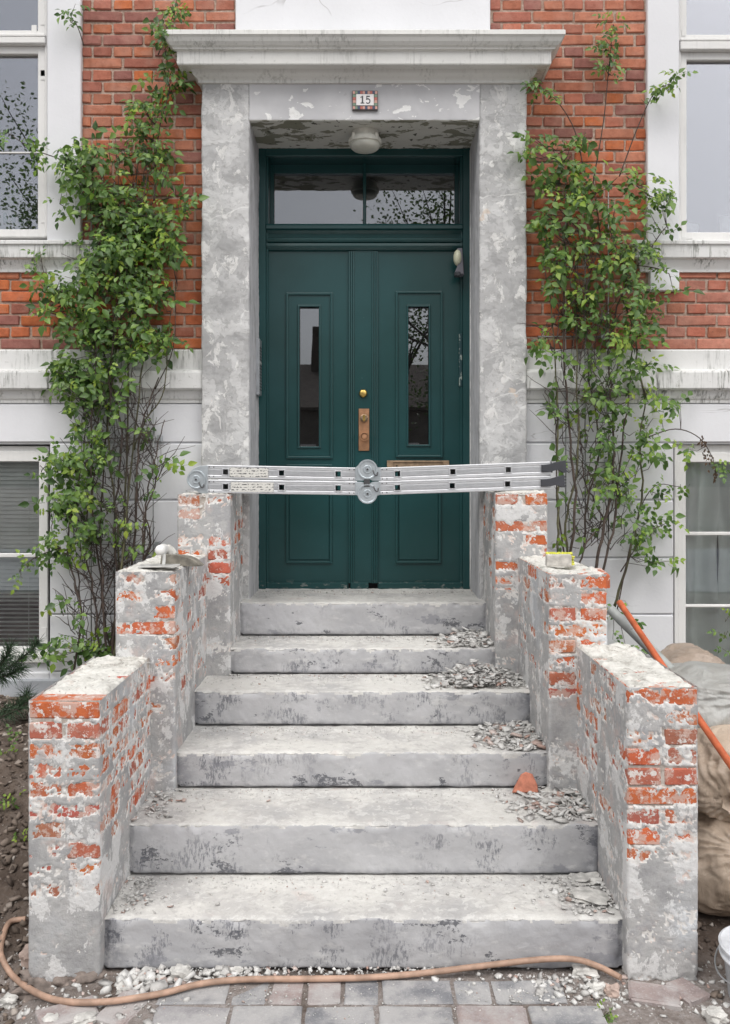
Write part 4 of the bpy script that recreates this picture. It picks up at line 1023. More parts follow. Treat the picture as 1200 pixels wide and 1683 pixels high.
for (px, py, sx, sy, sz_, l_) in ((297, 1612, 0.062, 0.055, 0.048, 'biggest pale stone between hose and bottom step, near left wall'), (388, 1605, 0.042, 0.036, 0.032, 'small pale stone beside the hose, right of the biggest one'),
                                  (240, 1612, 0.060, 0.05, 0.026, 'pinkish flat stone at the inner foot of the left stair wall'), (205, 1628, 0.046, 0.05, 0.026, 'pale stone in front of the left stair wall, behind the hose'),
                                  (962, 1605, 0.075, 0.07, 0.03, 'broad grey plaster lump under the curve of the hose at right'), (980, 1632, 0.05, 0.04, 0.034, 'round whitish stone near the hose end'), (1006, 1634, 0.042, 0.036, 0.03, 'small whitish stone beside the pink paver at right'),
                                  (140, 1680, 0.062, 0.045, 0.026, 'white crumbling mortar lump below the hose at bottom left'), (84, 1682, 0.05, 0.04, 0.026, 'grey mortar lump in front of the hose bend'), (14, 1652, 0.05, 0.035, 0.03, 'pale stone at the left edge by the hose bend'),
                                  (1176, 1678, 0.062, 0.05, 0.04, 'crumpled white lump at the bottom right corner'), (52, 1590, 0.075, 0.055, 0.06, 'brownish mortar clod at the left foot of the left stair wall')):
    g = on_ground(px, py); rock('stone', g - Vector((0, 0, 0.004)), (sx, sy, sz_), 'pink_stone' if 'pink' in l_ or 'brown' in l_ else 'plaster_lump', l_, 'stone', px * 0.37, random.uniform(-0.6, 0.6), 3, 'stones at the foot of the steps')
# rough footing under the left wall
bm = bmesh.new(); bmesh.ops.create_icosphere(bm, subdivisions=5, radius=1.0)
v = np.array([q.co[:] for q in bm.verts]); v = v * (1 + 0.5 * fbm(v, 2.2, 4))[:, None]
for q, c in zip(bm.verts, v): q.co = Vector((-0.975 + 0.145 * c[0], 2.86 + 0.12 * c[1], -0.035 + 0.055 * c[2]))
tag(obj('footing', bm, 'footing', None, True), 'crumbling brown mortar footing exposed under the left stair wall', 'footing')

# ================================================================== folding ladder
YL = 4.205
lad = thing('folding_ladder', 'folded aluminium ladder lying on edge across the doorway on the stair walls', 'ladder', (0, YL, 1.55))
def lrect(name, x0, x1, yt0, yt1, hpx, rungs, mat='aluminium'):
    """one section: two stiles, with holes, and hollow rungs between; yt0/yt1 = top edge at both ends"""
    P0, P1 = P(x0, yt0, YL), P(x1, yt1, YL); ax = (P1 - P0); Ln = ax.length; ang = math.atan2(ax.z, ax.x); H = hpx * YL / F
    rot = Matrix.Rotation(-ang, 4, 'Y'); rl = [(r_ - x0) / (x1 - x0) * Ln for r_ in rungs]; hw = 0.0155
    for yo in (0.0, 0.315):
        bm = bmesh.new(); zc = -H / 2
        box(bm, 0, Ln, yo, yo + 0.024, zc + hw, 0, 0.003, 2); box(bm, 0, Ln, yo, yo + 0.024, -H, zc - hw, 0.003, 2)
        ed = [0] + [q for r_ in rl for q in (r_ - hw, r_ + hw)] + [Ln]
        for a, b in zip(ed[::2], ed[1::2]):
            box(bm, a, b, yo + 0.002, yo + 0.022, zc - hw, zc + hw)
            for q in (-0.0085, -0.003, 0.003, 0.0085): box(bm, a + 0.002, b - 0.002, yo - 0.0012, yo + 0.004, zc + q - 0.0012, zc + q + 0.0012)
        for q in (-H + 0.005, -0.005): box(bm, 0.002, Ln - 0.002, yo - 0.0018, yo + 0.004, q - 0.0022, q + 0.0022)
        for q in bm.verts: q.co = (rot @ q.co) + P0
        obj('stile', bm, mat, lad)
    for r_ in rl:
        bm = bmesh.new(); zc = -H / 2; o_, i_ = 0.0152, 0.0128; y0, y1 = -0.003, 0.342
        for a in ((-o_, o_, i_, o_), (-o_, o_, -o_, -i_), (-o_, -i_, -i_, i_), (i_, o_, -i_, i_)): box(bm, r_ + a[0], r_ + a[1], y0, y1, zc + a[2], zc + a[3])
        for a in ((-o_ - .003, o_ + .003, o_, o_ + .003), (-o_ - .003, o_ + .003, -o_ - .003, -o_), (-o_ - .003, -o_, -o_, o_), (o_, o_ + .003, -o_, o_)): box(bm, r_ + a[0], r_ + a[1], y0, 0.0, zc + a[2], zc + a[3], 0.001)
        for q in bm.verts: q.co = (rot @ q.co) + P0
        obj('rung', bm, mat, lad)
    ri = [0.012, 0.034, Ln - 0.034, Ln - 0.012] if x0 < 500 else [0.012, 0.034]
    for r_ in ri:
        for zz in (-0.010, -H + 0.010):
            bm = lathe(bmesh.new(), [(0.0005, -0.003), (0.0022, -0.003), (0.003, -0.0012), (0.003, 0.002)], (0, 0, 0), 'Y', 8)
            for q in bm.verts: q.co = (rot @ (q.co + Vector((r_, 0, zz)))) + P0
            obj('rivet', bm, 'dark_steel', lad)
    return P0, rot, H
HP = 22.2
a1 = lrect('s', 340, 586, 764.0, 768.5, HP, (371, 463, 556)); a2 = lrect('s', 340, 586, 788.2, 791.5, HP, (371, 463, 556))
a3 = lrect('s', 624, 905, 768.5, 758.5, HP, (653, 744, 835)); a4 = lrect('s', 624, 905, 791.2, 782.0, HP, (653, 743, 834))
for (P0, rot, H), x0, x1, nm in ((a1, 0.112, 0.30, 'warning_sticker'), (a2, 0.118, 0.325, 'pictogram_sticker')):
    bm = B(x0, x1, -0.0028, -0.0014, -H + 0.008, -0.010)
    for q in bm.verts: q.co = (rot @ q.co) + P0
    st = obj(nm, bm, 'ladder_sticker', lad)
def hinge(cx, cy, r_px, plate, y0=YL - 0.012):
    s_ = YL / F; c = P(cx, cy, YL)
    bm = prism(bmesh.new(), [(X(a, YL), Z(b, YL)) for a, b in plate], y0 + 0.004, y0 + 0.030, 0.002)
    h_ = obj('hinge', bm, 'zinc', lad, True, 30)
    r0 = r_px * s_
    obj('hinge_disc', lathe(bmesh.new(), [(0.0006, -0.004), (0.007, -0.004), (0.008, 0.0), (0.013, 0.0), (0.015, -0.003), (0.019, -0.003), (0.021, 0.001), (r0 * 0.80, 0.001), (r0 * 0.86, -0.004), (r0 * 0.97, -0.004), (r0, 0.0), (r0, 0.022)], (c.x, y0, c.z), 'Y', 36), 'zinc', h_, True, 35)
    obj('hinge_bolt', lathe(bmesh.new(), [(0.0005, -0.007), (0.005, -0.007), (0.006, -0.004), (0.006, 0.0)], (c.x, y0, c.z), 'Y', 6), 'dark_steel', h_)
    return h_
h1 = hinge(323, 788, 15.5, [(341.5, 765), (341.5, 811), (330, 811), (316, 803), (309, 795), (309, 780), (318, 770), (328, 765.5)])
h2 = hinge(604, 771.5, 16.5, [(584, 769), (586, 767), (593, 761), (613, 761), (621, 769), (625.5, 768), (625.5, 790), (612, 790), (602, 785), (598, 790), (584, 790)])
h3 = hinge(604, 811.5, 16.5, [(584, 792), (596, 792), (604, 797), (612, 792), (625.5, 791.5), (625.5, 813), (618, 815), (612, 824), (596, 824), (588, 814), (584, 813)])
for (a, b), h_ in (((617, 778), h2), ((618, 804), h3), ((331, 798), h1)):
    q = [P(a - 4, b - 5, YL - 0.016), P(a - 1, b + 2, YL - 0.020), P(a + 3, b + 3, YL - 0.020), P(a + 4, b - 2, YL - 0.016)]
    obj('latch', tube(bmesh.new(), smooth_path(q, 4), 0.003, 6), 'dark_steel', h_, True)
obj('lock_bar', B(X(598, YL), X(608, YL), YL - 0.016, YL + 0.01, Z(800, YL), Z(788, YL), 0.002), 'dark_steel', lad)
for pg in ([(890, 764), (905, 763), (912, 760), (929, 756.5), (931, 776), (926, 777), (917, 771), (905, 775), (890, 776)], [(889, 788), (905, 787), (912, 785), (927, 780.5), (928, 801), (923, 801), (915, 796), (905, 799), (889, 800)]):
    for yo in (0.0, 0.315):
        f_ = obj('rubber_foot', prism(bmesh.new(), [(X(a, YL), Z(b, YL)) for a, b in pg], YL + yo - 0.012, YL + yo + 0.030, 0.002), 'black_plastic', lad)
    bm = bmesh.new()
    for k_ in range(4): box(bm, X(pg[3][0] + 0.5, YL), X(pg[3][0] + 3.2, YL), YL - 0.010, YL + 0.025, Z(pg[3][1] + 2 + k_ * 5 + 2.2, YL), Z(pg[3][1] + 2 + k_ * 5, YL))
    obj('foot_tread', bm, 'black_plastic', f_)

# ================================================================== things at the door
YN = 4.598
tile = thing('house_number_tile', 'glazed tile with the number 15 and a coloured border above the door', 'house number', (X(600, YN), YN, Z(166, YN)))
obj('backing', B(X(579, YN), X(621, YN), YN - 0.012, YN + 0.008, Z(182.5, YN), Z(150, YN), 0.002), 'tile_edge', tile)
obj('tile_face', B(X(585.5, YN), X(614.5, YN), YN - 0.0155, YN - 0.010, Z(175, YN), Z(156.5, YN), 0.001), 'tile_white', tile)
cols = ['tile_red', 'tile_blue', 'tile_green', 'tile_pink']
for k_ in range(10):
    for yq in (151, 176):
        obj('border_tile', B(X(580 + k_ * 4.05, YN), X(583.7 + k_ * 4.05, YN), YN - 0.0150, YN - 0.010, Z(yq + 5, YN), Z(yq + 0.4, YN), 0.0008), ['tile_pink', 'tile_green', 'tile_blue', 'tile_red', 'tile_pink', 'tile_blue', 'tile_pink', 'tile_red', 'tile_blue', 'tile_pink'][k_], tile)
for k_ in range(4):
    for xq in (580, 615.3):
        obj('border_tile', B(X(xq, YN), X(xq + 4.8, YN), YN - 0.0148, YN - 0.010, Z(156.6 + (k_ + 1) * 4.75, YN), Z(157.0 + k_ * 4.75, YN), 0.0008), ['tile_green', 'tile_red', 'tile_pink', 'tile_green'][k_], tile)
def glyph(strokes, name):
    bm = bmesh.new()
    for (a, b, c, d_) in strokes: box(bm, X(a, YN), X(c, YN), YN - 0.0172, YN - 0.0150, Z(d_, YN), Z(b, YN))
    obj(name, bm, 'digit_ink', tile)
bm = bmesh.new()
for a in ((594.8, 159.8, 596.9, 171.2), (592.8, 170.6, 598.8, 172.0)): box(bm, X(a[0], YN), X(a[2], YN), YN - 0.0172, YN - 0.0150, Z(a[3], YN), Z(a[1], YN))
prism(bm, [(X(592.4, YN), Z(161.8, YN)), (X(596.9, YN), Z(159.2, YN)), (X(596.9, YN), Z(160.6, YN)), (X(592.6, YN), Z(162.8, YN))], YN - 0.0174, YN - 0.0150)
obj('digit', bm, 'digit_ink', tile)
bm = bmesh.new(); N5 = YN
for a in ((602.4, 159.6, 608.0, 161.3), (602.2, 159.6, 603.6, 165.2)): box(bm, X(a[0], N5), X(a[2], N5), N5 - 0.0172, N5 - 0.0150, Z(a[3], N5), Z(a[1], N5))
arc = []
for k_ in range(13):
    an = R(140 - k_ * 23); arc.append(Vector((X(604.6 + 3.6 * math.cos(an), N5), N5 - 0.0160, Z(168.0 - 3.7 * math.sin(an), N5))))
tube(bm, arc, 0.0028, 6); obj('digit', bm, 'digit_ink', tile)

lp = Vector((X(600, 4.76), 4.76, 3.518))
lamp = thing('ceiling_lamp', 'round white ceiling lamp under the lintel above the door', 'lamp', lp)
obj('lamp_base', lathe(bmesh.new(), [(0.01, 0.006), (0.074, 0.004), (0.078, -0.035), (0.088, -0.038), (0.092, -0.050), (0.090, -0.062), (0.080, -0.064), (0.01, -0.062)], lp, 'Z', 32), 'lamp_base', lamp, True, 40)
obj('glass_cover', lathe(bmesh.new(), [(0.01, -0.060), (0.079, -0.060), (0.081, -0.072), (0.078, -0.084), (0.066, -0.094), (0.045, -0.099), (0.005, -0.1005)], lp, 'Z', 32), 'lamp_cover', lamp, True, 50)
for sx_ in (-1, 1): obj('clip', B(lp.x + sx_ * 0.062 - 0.008, lp.x + sx_ * 0.062 + 0.008, lp.y - 0.070, lp.y - 0.055, lp.z - 0.062, lp.z - 0.025, 0.002), 'lamp_base', lamp)

sl = thing('sensor_light', 'small grey outdoor sensor light with cream dome at the door frame top right', 'sensor light', (X(757, 5.0), 5.0, Z(432, 5.0)))
Q = 4.955
obj('housing', prism(bmesh.new(), [(X(a, Q), Z(b, Q)) for a, b in ((751.5, 409), (759.5, 409), (762, 452), (749, 452), (748, 446), (753, 436))], Q - 0.02, 5.01, 0.004), 'grey_plastic', sl)
bm = bmesh.new(); bmesh.ops.create_uvsphere(bm, u_segments=20, v_segments=12, radius=1)
for q in bm.verts: q.co = Vector((X(752, Q) + q.co.x * 0.024, Q - 0.005 + q.co.y * 0.035, Z(424, Q) + q.co.z * 0.046))
obj('dome', bm, 'dome_plastic', sl, True)
obj('sensor_eye', B(X(747, Q), X(756, Q), Q - 0.03, Q + 0.02, Z(455, Q), Z(448, Q), 0.004), 'black_plastic', sl)
ic = thing('intercom', 'narrow steel intercom panel with buttons on the left door reveal', 'intercom', (-0.610, 4.93, Z(607, 4.93)))
obj('face_plate', B(-0.616, -0.594, 4.865, 4.972, Z(650, 4.92), Z(558, 4.92), 0.003), 'steel_panel', ic)
for k_ in range(15):
    zz = Z(572 + k_ * 4.9, 4.92)
    obj('button' if 5 <= k_ <= 7 else 'grille_slot', B(-0.5955, -0.5915 if 5 <= k_ <= 7 else -0.5925, 4.882, 4.955, zz - 0.005, zz + 0.003, 0.001), 'tile_white' if k_ == 5 else 'dark_steel', ic)

# ================================================================== tools on the left wall
zt = 1.254
tr = thing('plastering_trowel', 'steel plastering trowel with white handle lying on the left stair wall', 'trowel', (-0.88, 3.6, zt))
tx, ty = X(264, 3.55), 3.55
obj('blade', B(tx - 0.085, tx + 0.075, ty - 0.045, ty + 0.05, zt + 0.004, zt + 0.009, 0.001, rot=Matrix.Rotation(R(7), 3, 'Z')), 'trowel_steel', tr)
bm = bmesh.new(); tube(bm, smooth_path([(tx + 0.012, ty, zt + 0.006), (tx + 0.014, ty, zt + 0.05), (tx + 0.005, ty, zt + 0.078)], 4), 0.007, 8); obj('post', bm, 'white_handle', tr, True)
obj('handle', lathe(bmesh.new(), [(0.004, -0.024), (0.014, -0.022), (0.020, -0.014), (0.022, 0.0), (0.022, 0.05), (0.019, 0.062), (0.004, 0.066)], (tx + 0.002, ty - 0.01, zt + 0.072), 'Y', 18), 'white_handle', tr, True, 50)
fl = thing('hand_float', 'dirty brown plastering float with crusted grip on the left stair wall', 'float', (-0.8, 3.72, zt))
f0 = 3.70; poly = [(266, 929), (268, 914), (276, 912), (292, 914), (312, 917), (322, 921), (334, 931.5), (318, 932), (290, 930.5)]
obj('board', prism(bmesh.new(), [(X(a, f0), Z(b, f0) + 0.006) for a, b in poly], f0 - 0.035, f0 + 0.03, 0.004), 'dirty_float', fl, True, 30)
q = [P(257, 901, f0), P(264, 898.5, f0), P(271, 902, f0), P(277, 909, f0), P(288, 915, f0)]
obj('tang', tube(bmesh.new(), smooth_path(q, 5), 0.0055, 8), 'dark_steel', fl, True)
gr = rock('grip', (0, 0, 0), (0.034, 0.034, 0.062), 'plaster_crust', None, None, 3.3, 0.4, 3, None, 0.12)
gq = P(281, 906, f0); rm = Matrix.Translation(gq) @ Matrix.Rotation(R(-38), 4, 'Y')
gr.data.transform(Matrix.Translation((0, 0, -0.03))); gr.data.transform(rm); par(gr, fl)
# brush and loose brick on the right wall
zt = 1.246; b0 = 3.66
br = thing('scrubbing_brush', 'scrubbing brush with pale block and yellow bristles on the right stair wall', 'brush', (X(918, b0), b0, zt))
obj('block', B(X(897, b0), X(938, b0), b0 - 0.022, b0 + 0.01, zt + 0.002, zt + 0.052, 0.004, 2), 'wood_block', br)
bm = bmesh.new()
for k_ in range(60):
    u = k_ / 59
    if k_ < 44: p0 = Vector((X(900 + 36 * (k_ / 43), b0), b0 + random.uniform(-0.005, 0.04), zt + 0.045)); p1 = p0 + Vector((random.uniform(-.004, .004), 0.01, 0.011))
    else: p0 = Vector((X(936, b0), b0 + random.uniform(-0.02, 0.04), zt + 0.008 + (k_ - 44) / 15 * 0.045)); p1 = p0 + Vector((0.019, 0.003, random.uniform(-.004, .004)))
    tube(bm, [p0, p1], 0.0042, 5)
obj('bristles', bm, 'bristle_yellow', br)
o = link('loose_brick', brick_mesh(0.108, 0.2, 0.058, 'stair_brick', 7), None, (X(973, 3.58), 3.575, 1.205), (0.02, -0.05, -0.10), (0.52, 0.15, 0.075))
tag(o, 'loose orange brick tilted on the top right corner of the middle right pier', 'brick')

# ================================================================== things on the right: poles, sacks, tub
def pole(name, a, b, r_, mat, label, cat, hollow=False):
    a, b = Vector(a), Vector(b); d_ = (b - a).normalized(); b2 = a + d_ * ((a.z - 0.02) / -d_.z)
    pts = [a + (b2 - a) * k_ / 12 + Vector((0, 0, -0.012 * math.sin(math.pi * k_ / 12))) for k_ in range(13)]
    if hollow:
        t_ = thing(name, label, cat, b2)
        bm = tube(bmesh.new(), pts, r_, 18, False); tube(bm, pts, r_ * 0.86, 18, False)
        n_ = len(bm.verts) // 2; bm.verts.ensure_lookup_table()
        for k_ in range(18):
            bm.faces.new((bm.verts[k_], bm.verts[(k_ + 1) % 18], bm.verts[n_ + (k_ + 1) % 18], bm.verts[n_ + k_]))
        obj('pipe', bm, mat, t_, True, 50)
        bm = tube(bmesh.new(), [pts[0] + d_ * 0.06, pts[0] + d_ * 0.14], r_ * 1.10, 18); obj('pipe_collar', bm, mat, t_, True, 50)
        return t_
    t_ = thing(name, label, cat, b2)
    obj('shaft', tube(bmesh.new(), pts, r_, 14), mat, t_, True, 50)
    obj('end_cap', tube(bmesh.new(), [a - d_ * 0.004, a + d_ * 0.03], r_ * 1.07, 14), mat, t_, True, 50)
    return t_
pole('orange_pole', P(1019, 991, 3.90), P(1200, 1250, 3.12), 0.0138, 'orange_pole', 'long orange pole leaning across the plaster sacks behind the right stair wall', 'pole')
pole('grey_pipe', P(1003, 1001, 4.00), P(1194, 1186, 3.62), 0.0225, 'grey_pipe', 'open grey plastic pipe lying beside the orange pole at the right', 'pipe', True)
def sack(name, c, size, col, seed, label, tie=None):
    t_ = thing(name, label, 'sack', (c[0], c[1], c[2] - size[2]), 'sacks piled behind the right stair wall')
    bm = bmesh.new(); bmesh.ops.create_icosphere(bm, subdivisions=6, radius=1.0)
    v = np.array([q.co[:] for q in bm.verts]); d_ = v.copy()
    b_ = np.sign(v) * np.abs(v) ** 0.72; v = b_ / np.maximum(np.linalg.norm(b_, axis=1)[:, None], 1e-6) * 0.35 + b_ * 0.65
    n1 = fbm(d_ + seed, 1.3, 3); td = Vector(tie or (-0.3, -0.9, 0.3)).normalized(); td = np.array(td[:])
    ca = d_ @ td; perp = d_ - ca[:, None] * td; e1 = np.cross(td, [0, 0, 1.0]); e1 /= np.linalg.norm(e1); e2 = np.cross(td, e1)
    ph = np.arctan2(perp @ e2, perp @ e1)
    folds = np.abs(np.sin(ph * 9.0 + 2.6 * fbm(d_ + seed, 1.6, 2)) ) ** 0.5
    wgt = sstep(ca, 0.15, 0.97)
    cre = 1 - np.abs(fbm(d_ * np.array([1.0, 1.0, 1.6]) + seed, 1.9, 2)) * 3.0
    r_ = 1 + 0.13 * n1 - 0.060 * wgt * folds - 0.030 * np.clip(cre, 0, 1) ** 6 + 0.006 * fbm(d_ + seed, 9, 3)
    v = v * r_[:, None]; v[:, 2] = np.where(v[:, 2] < -0.75, -0.75 - (v[:, 2] + 0.75) * -0.2, v[:, 2])
    for q, cc in zip(bm.verts, v): q.co = Vector(c) + Vector((cc[0] * size[0], cc[1] * size[1], cc[2] * size[2]))
    o = obj('sack_body', bm, 'bag_plastic', t_, True); o.color = (*col, 1)
    kp = Vector(c) + Vector((td[0] * size[0], td[1] * size[1], td[2] * size[2])) * 0.93
    tdv = Vector(td); bm = bmesh.new(); n_ = 14; rings = []
    e1v, e2v = Vector(e1), Vector(e2)
    for (h_, rr) in ((-0.03, 0.055), (-0.005, 0.024), (0.012, 0.016), (0.028, 0.026), (0.050, 0.040)):
        rings.append([bm.verts.new(kp + tdv * h_ + (e1v * math.cos(k_ * 2 * math.pi / n_) + e2v * math.sin(k_ * 2 * math.pi / n_)) * rr * (1 + 0.22 * (k_ % 2))) for k_ in range(n_)])
    for a, b in zip(rings, rings[1:]):
        for k_ in range(n_): bm.faces.new((a[k_], a[(k_ + 1) % n_], b[(k_ + 1) % n_], b[k_]))
    o2 = obj('tied_neck', bm, 'bag_plastic', t_, True); o2.color = (*col, 1)
    return t_
sack('sack', (1.47, 3.30, 0.16), (0.30, 0.26, 0.19), (0.52, 0.42, 0.33), 2.0, 'lowest beige plastic sack on the ground beside the right stair wall', (-0.2, -0.75, 0.65))
sack('sack', (1.50, 3.42, 0.455), (0.30, 0.25, 0.185), (0.56, 0.455, 0.36), 5.0, 'beige sack with tied neck lying on the lowest sack', (-0.42, -0.85, -0.12))
sack('sack', (1.50, 3.66, 0.66), (0.28, 0.26, 0.16), (0.42, 0.425, 0.41), 8.0, 'dusty grey plastic sack above the tied beige one', (0.3, -0.8, 0.3))
sack('sack', (1.52, 4.05, 0.60), (0.20, 0.24, 0.22), (0.42, 0.34, 0.28), 11.0, 'small brown sack at the back below the window sill', (0.5, -0.6, 0.5))
tb_c = Vector((1.262, 2.69, gz(1.262, 2.69)))
tub = thing('mortar_bucket', 'white plastic mortar bucket with dirty rim at the right edge of the picture', 'bucket', tb_c)
obj('shell', lathe(bmesh.new(), [(0.118, 0.0), (0.122, 0.002), (0.140, 0.160), (0.140, 0.166), (0.134, 0.166), (0.132, 0.160), (0.122, 0.05)], tb_c, 'Z', 40), 'bucket_plastic', tub, True, 40)
obj('rim', lathe(bmesh.new(), [(0.141, 0.128), (0.148, 0.130), (0.150, 0.136), (0.142, 0.140), (0.142, 0.154), (0.150, 0.158), (0.151, 0.166), (0.144, 0.170), (0.139, 0.168)], tb_c, 'Z', 40), 'bucket_plastic', tub, True, 40)
obj('mortar_fill', lathe(bmesh.new(), [(0.001, 0.118), (0.05, 0.124), (0.10, 0.112), (0.128, 0.120), (0.128, 0.10)], tb_c, 'Z', 30), 'wet_mortar', tub, True)
hq = [tb_c + Vector((0.15 * math.cos(a_), 0.15 * math.sin(a_), 0.150 - 0.07 * abs(math.sin((a_ - R(95)) )))) for a_ in [R(95 + k_ * 12) for k_ in range(16)]]
obj('bail', tube(bmesh.new(), smooth_path([q + (q - tb_c).normalized() * 0.012 for q in hq], 2), 0.0028, 6), 'steel_panel', tub, True)

# ================================================================== things inside the windows
bl = thing('window_blind', 'pale venetian blind hanging inside the left basement window', 'blind', (-2.2, 4.80, 1.75))
sm = bpy.data.meshes.new('slat')
bm = bmesh.new(); NX = 2
for k_ in range(5):
    u = k_ / 4 - 0.5
    for x in (-0.58, 0.58): bm.verts.new((x, u * 0.030, 0.003 * (1 - 4 * u * u)))
bm.verts.ensure_lookup_table()
for k_ in range(4): bm.faces.new((bm.verts[2 * k_], bm.verts[2 * k_ + 1], bm.verts[2 * k_ + 3], bm.verts[2 * k_ + 2]))
bm.to_mesh(sm); bm.free(); sm.materials.append(M['blind_slat'])
zq = 1.735; k_ = 0
while zq > 0.69:
    open_ = sstep(np.array(zq), 1.05, 0.90)
    link('slat', sm, bl, (-2.33, 4.80, zq), (R(62 - 56 * float(open_)) + random.uniform(-.05, .05), 0, random.uniform(-.003, .003))); zq -= 0.0235; k_ += 1
obj('head_rail', B(-2.92, -1.74, 4.785, 4.815, 1.742, 1.775, 0.003), 'blind_slat', bl); obj('bottom_rail', B(-2.92, -1.74, 4.79, 4.81, 0.672, 0.684, 0.003), 'blind_slat', bl)
for xq in (-1.86, -2.3): obj('ladder_cord', tube(bmesh.new(), [(xq, 4.782, 0.675), (xq, 4.782, 1.76)], 0.0012, 5), 'blind_slat', bl)
def curtain(x0, x1, yc, z0, z1, label, seed, lam):
    xs = np.linspace(x0, x1, 90); zz_ = np.linspace(z0, z1, 40); A, Bz = np.meshgrid(xs, zz_, indexing='ij')
    n1 = fbm(np.stack([A.ravel(), np.full(A.size, seed), Bz.ravel() * 0.3], -1), 4, 3)
    y = yc + 0.030 * np.sin(A.ravel() * lam + 2 * n1 + seed) + 0.02 * n1
    i_ = np.arange(A.size).reshape(A.shape); ff = np.stack([i_[:-1, :-1], i_[1:, :-1], i_[1:, 1:], i_[:-1, 1:]], -1).reshape(-1, 4)
    o = link('curtain', np_mesh('curtain', np.stack([A.ravel(), y, Bz.ravel()], -1), ff, 'curtain_cloth'))
    so = o.modifiers.new('thick', 'SOLIDIFY'); so.thickness = 0.003
    tag(o, label, 'curtain')
curtain(1.70, 1.965, 4.83, 0.50, 1.80, 'pale grey curtain hanging nearest the frame in the right basement window', 1.0, 34)
curtain(1.985, 2.75, 4.85, 0.50, 1.80, 'second pale grey curtain at the right edge of the basement window', 4.0, 30)
pc = Vector((X(12, 4.828), 4.828, Z(380, 4.828)))
pot = thing('flower_pot', 'white pot with green leaf pattern and leafy plant behind the left window', 'flower pot', pc)
obj('pot', lathe(bmesh.new(), [(0.05, 0.0), (0.075, 0.01), (0.085, 0.05), (0.080, 0.090), (0.070, 0.098), (0.064, 0.096), (0.062, 0.06)], pc, 'Z', 28), 'pot_white', pot, True, 50)
for a_ in range(8):
    an = R(-90 + (a_ - 3.5) * 30); bm = bmesh.new(); bmesh.ops.create_uvsphere(bm, u_segments=10, v_segments=8, radius=1)
    c_ = pc + Vector((0.082 * math.cos(an), 0.082 * math.sin(an), 0.052))
    rz = Matrix.Rotation(an, 3, 'Z')
    for q in bm.verts: q.co = c_ + rz @ Vector((q.co.x * 0.004, q.co.y * 0.014, q.co.z * 0.030))
    obj('leaf_motif', bm, 'pot_green', pot, True)
obj('stem', tube(bmesh.new(), smooth_path([pc + Vector((0, 0, 0.08)), pc + Vector((0.015, 0, 0.14)), pc + Vector((0.045, -0.01, 0.19))], 4), 0.006, 6), 'cane_green', pot)
for (a, b, c_, rt, l_) in ((1127, 1147, 365, 0.12, 'small white card tilted in the corner of the right upper window'), (1184, 1215, 352, 0.0, 'white paper standing at the right edge of the upper window')):
    wq = X(b, 4.79) - X(a, 4.79); hq_ = (383 - c_) * 4.79 / F
    t_ = link('paper_card', np_mesh('paper_card', [(x * wq / 2, y, z) for y in (-0.0015, 0.0015) for x, z in ((-1, 0), (1, 0), (1, hq_), (-1, hq_))], np.array([[0, 1, 2, 3], [7, 6, 5, 4], [0, 4, 5, 1], [1, 5, 6, 2], [2, 6, 7, 3], [3, 7, 4, 0]]), 'paper', False), None, (X((a + b) / 2, 4.79), 4.79, Z(384, 4.79)), (-0.12, rt, 0))
    tag(t_, l_, 'paper')
obj('inner_sill', B(-3.0, TL0 + 0.1, 4.77, 4.95, Z(379, 4.78) - 0.03, Z(379, 4.78), 0.003), 'window_paint', house)
obj('inner_sill', B(TR1 - 0.1, 3.0, 4.77, 4.95, Z(384, 4.78) - 0.03, Z(384, 4.78), 0.003), 'window_paint', house)

# ================================================================== climbing roses
def leaflet(bm, base, d_, nrm, ln, wd, fold):
    s_ = d_.cross(nrm).normalized(); up = s_.cross(d_)
    prof = [(0.0, 0.02), (0.20, 0.74), (0.42, 1.0), (0.70, 0.60), (0.86, 0.28), (1.0, 0.0)]
    mid = [bm.verts.new(base + d_ * ln * t_ - up * ln * 0.16 * t_ * t_) for t_, _ in prof]
    for sg in (-1, 1):
        ed = [mid[0]] + [bm.verts.new(base + d_ * ln * t_ + s_ * sg * wd * w_ + up * (fold * wd * w_ - ln * 0.16 * t_ * t_)) for t_, w_ in prof[1:-1]] + [mid[-1]]
        for a in range(len(prof) - 1):
            fv = [mid[a], mid[a + 1], ed[a + 1], ed[a]]; fv2 = []
            for q in fv:
                if q not in fv2: fv2.append(q)
            if len(fv2) > 2: bm.faces.new(fv2 if sg > 0 else fv2[::-1])
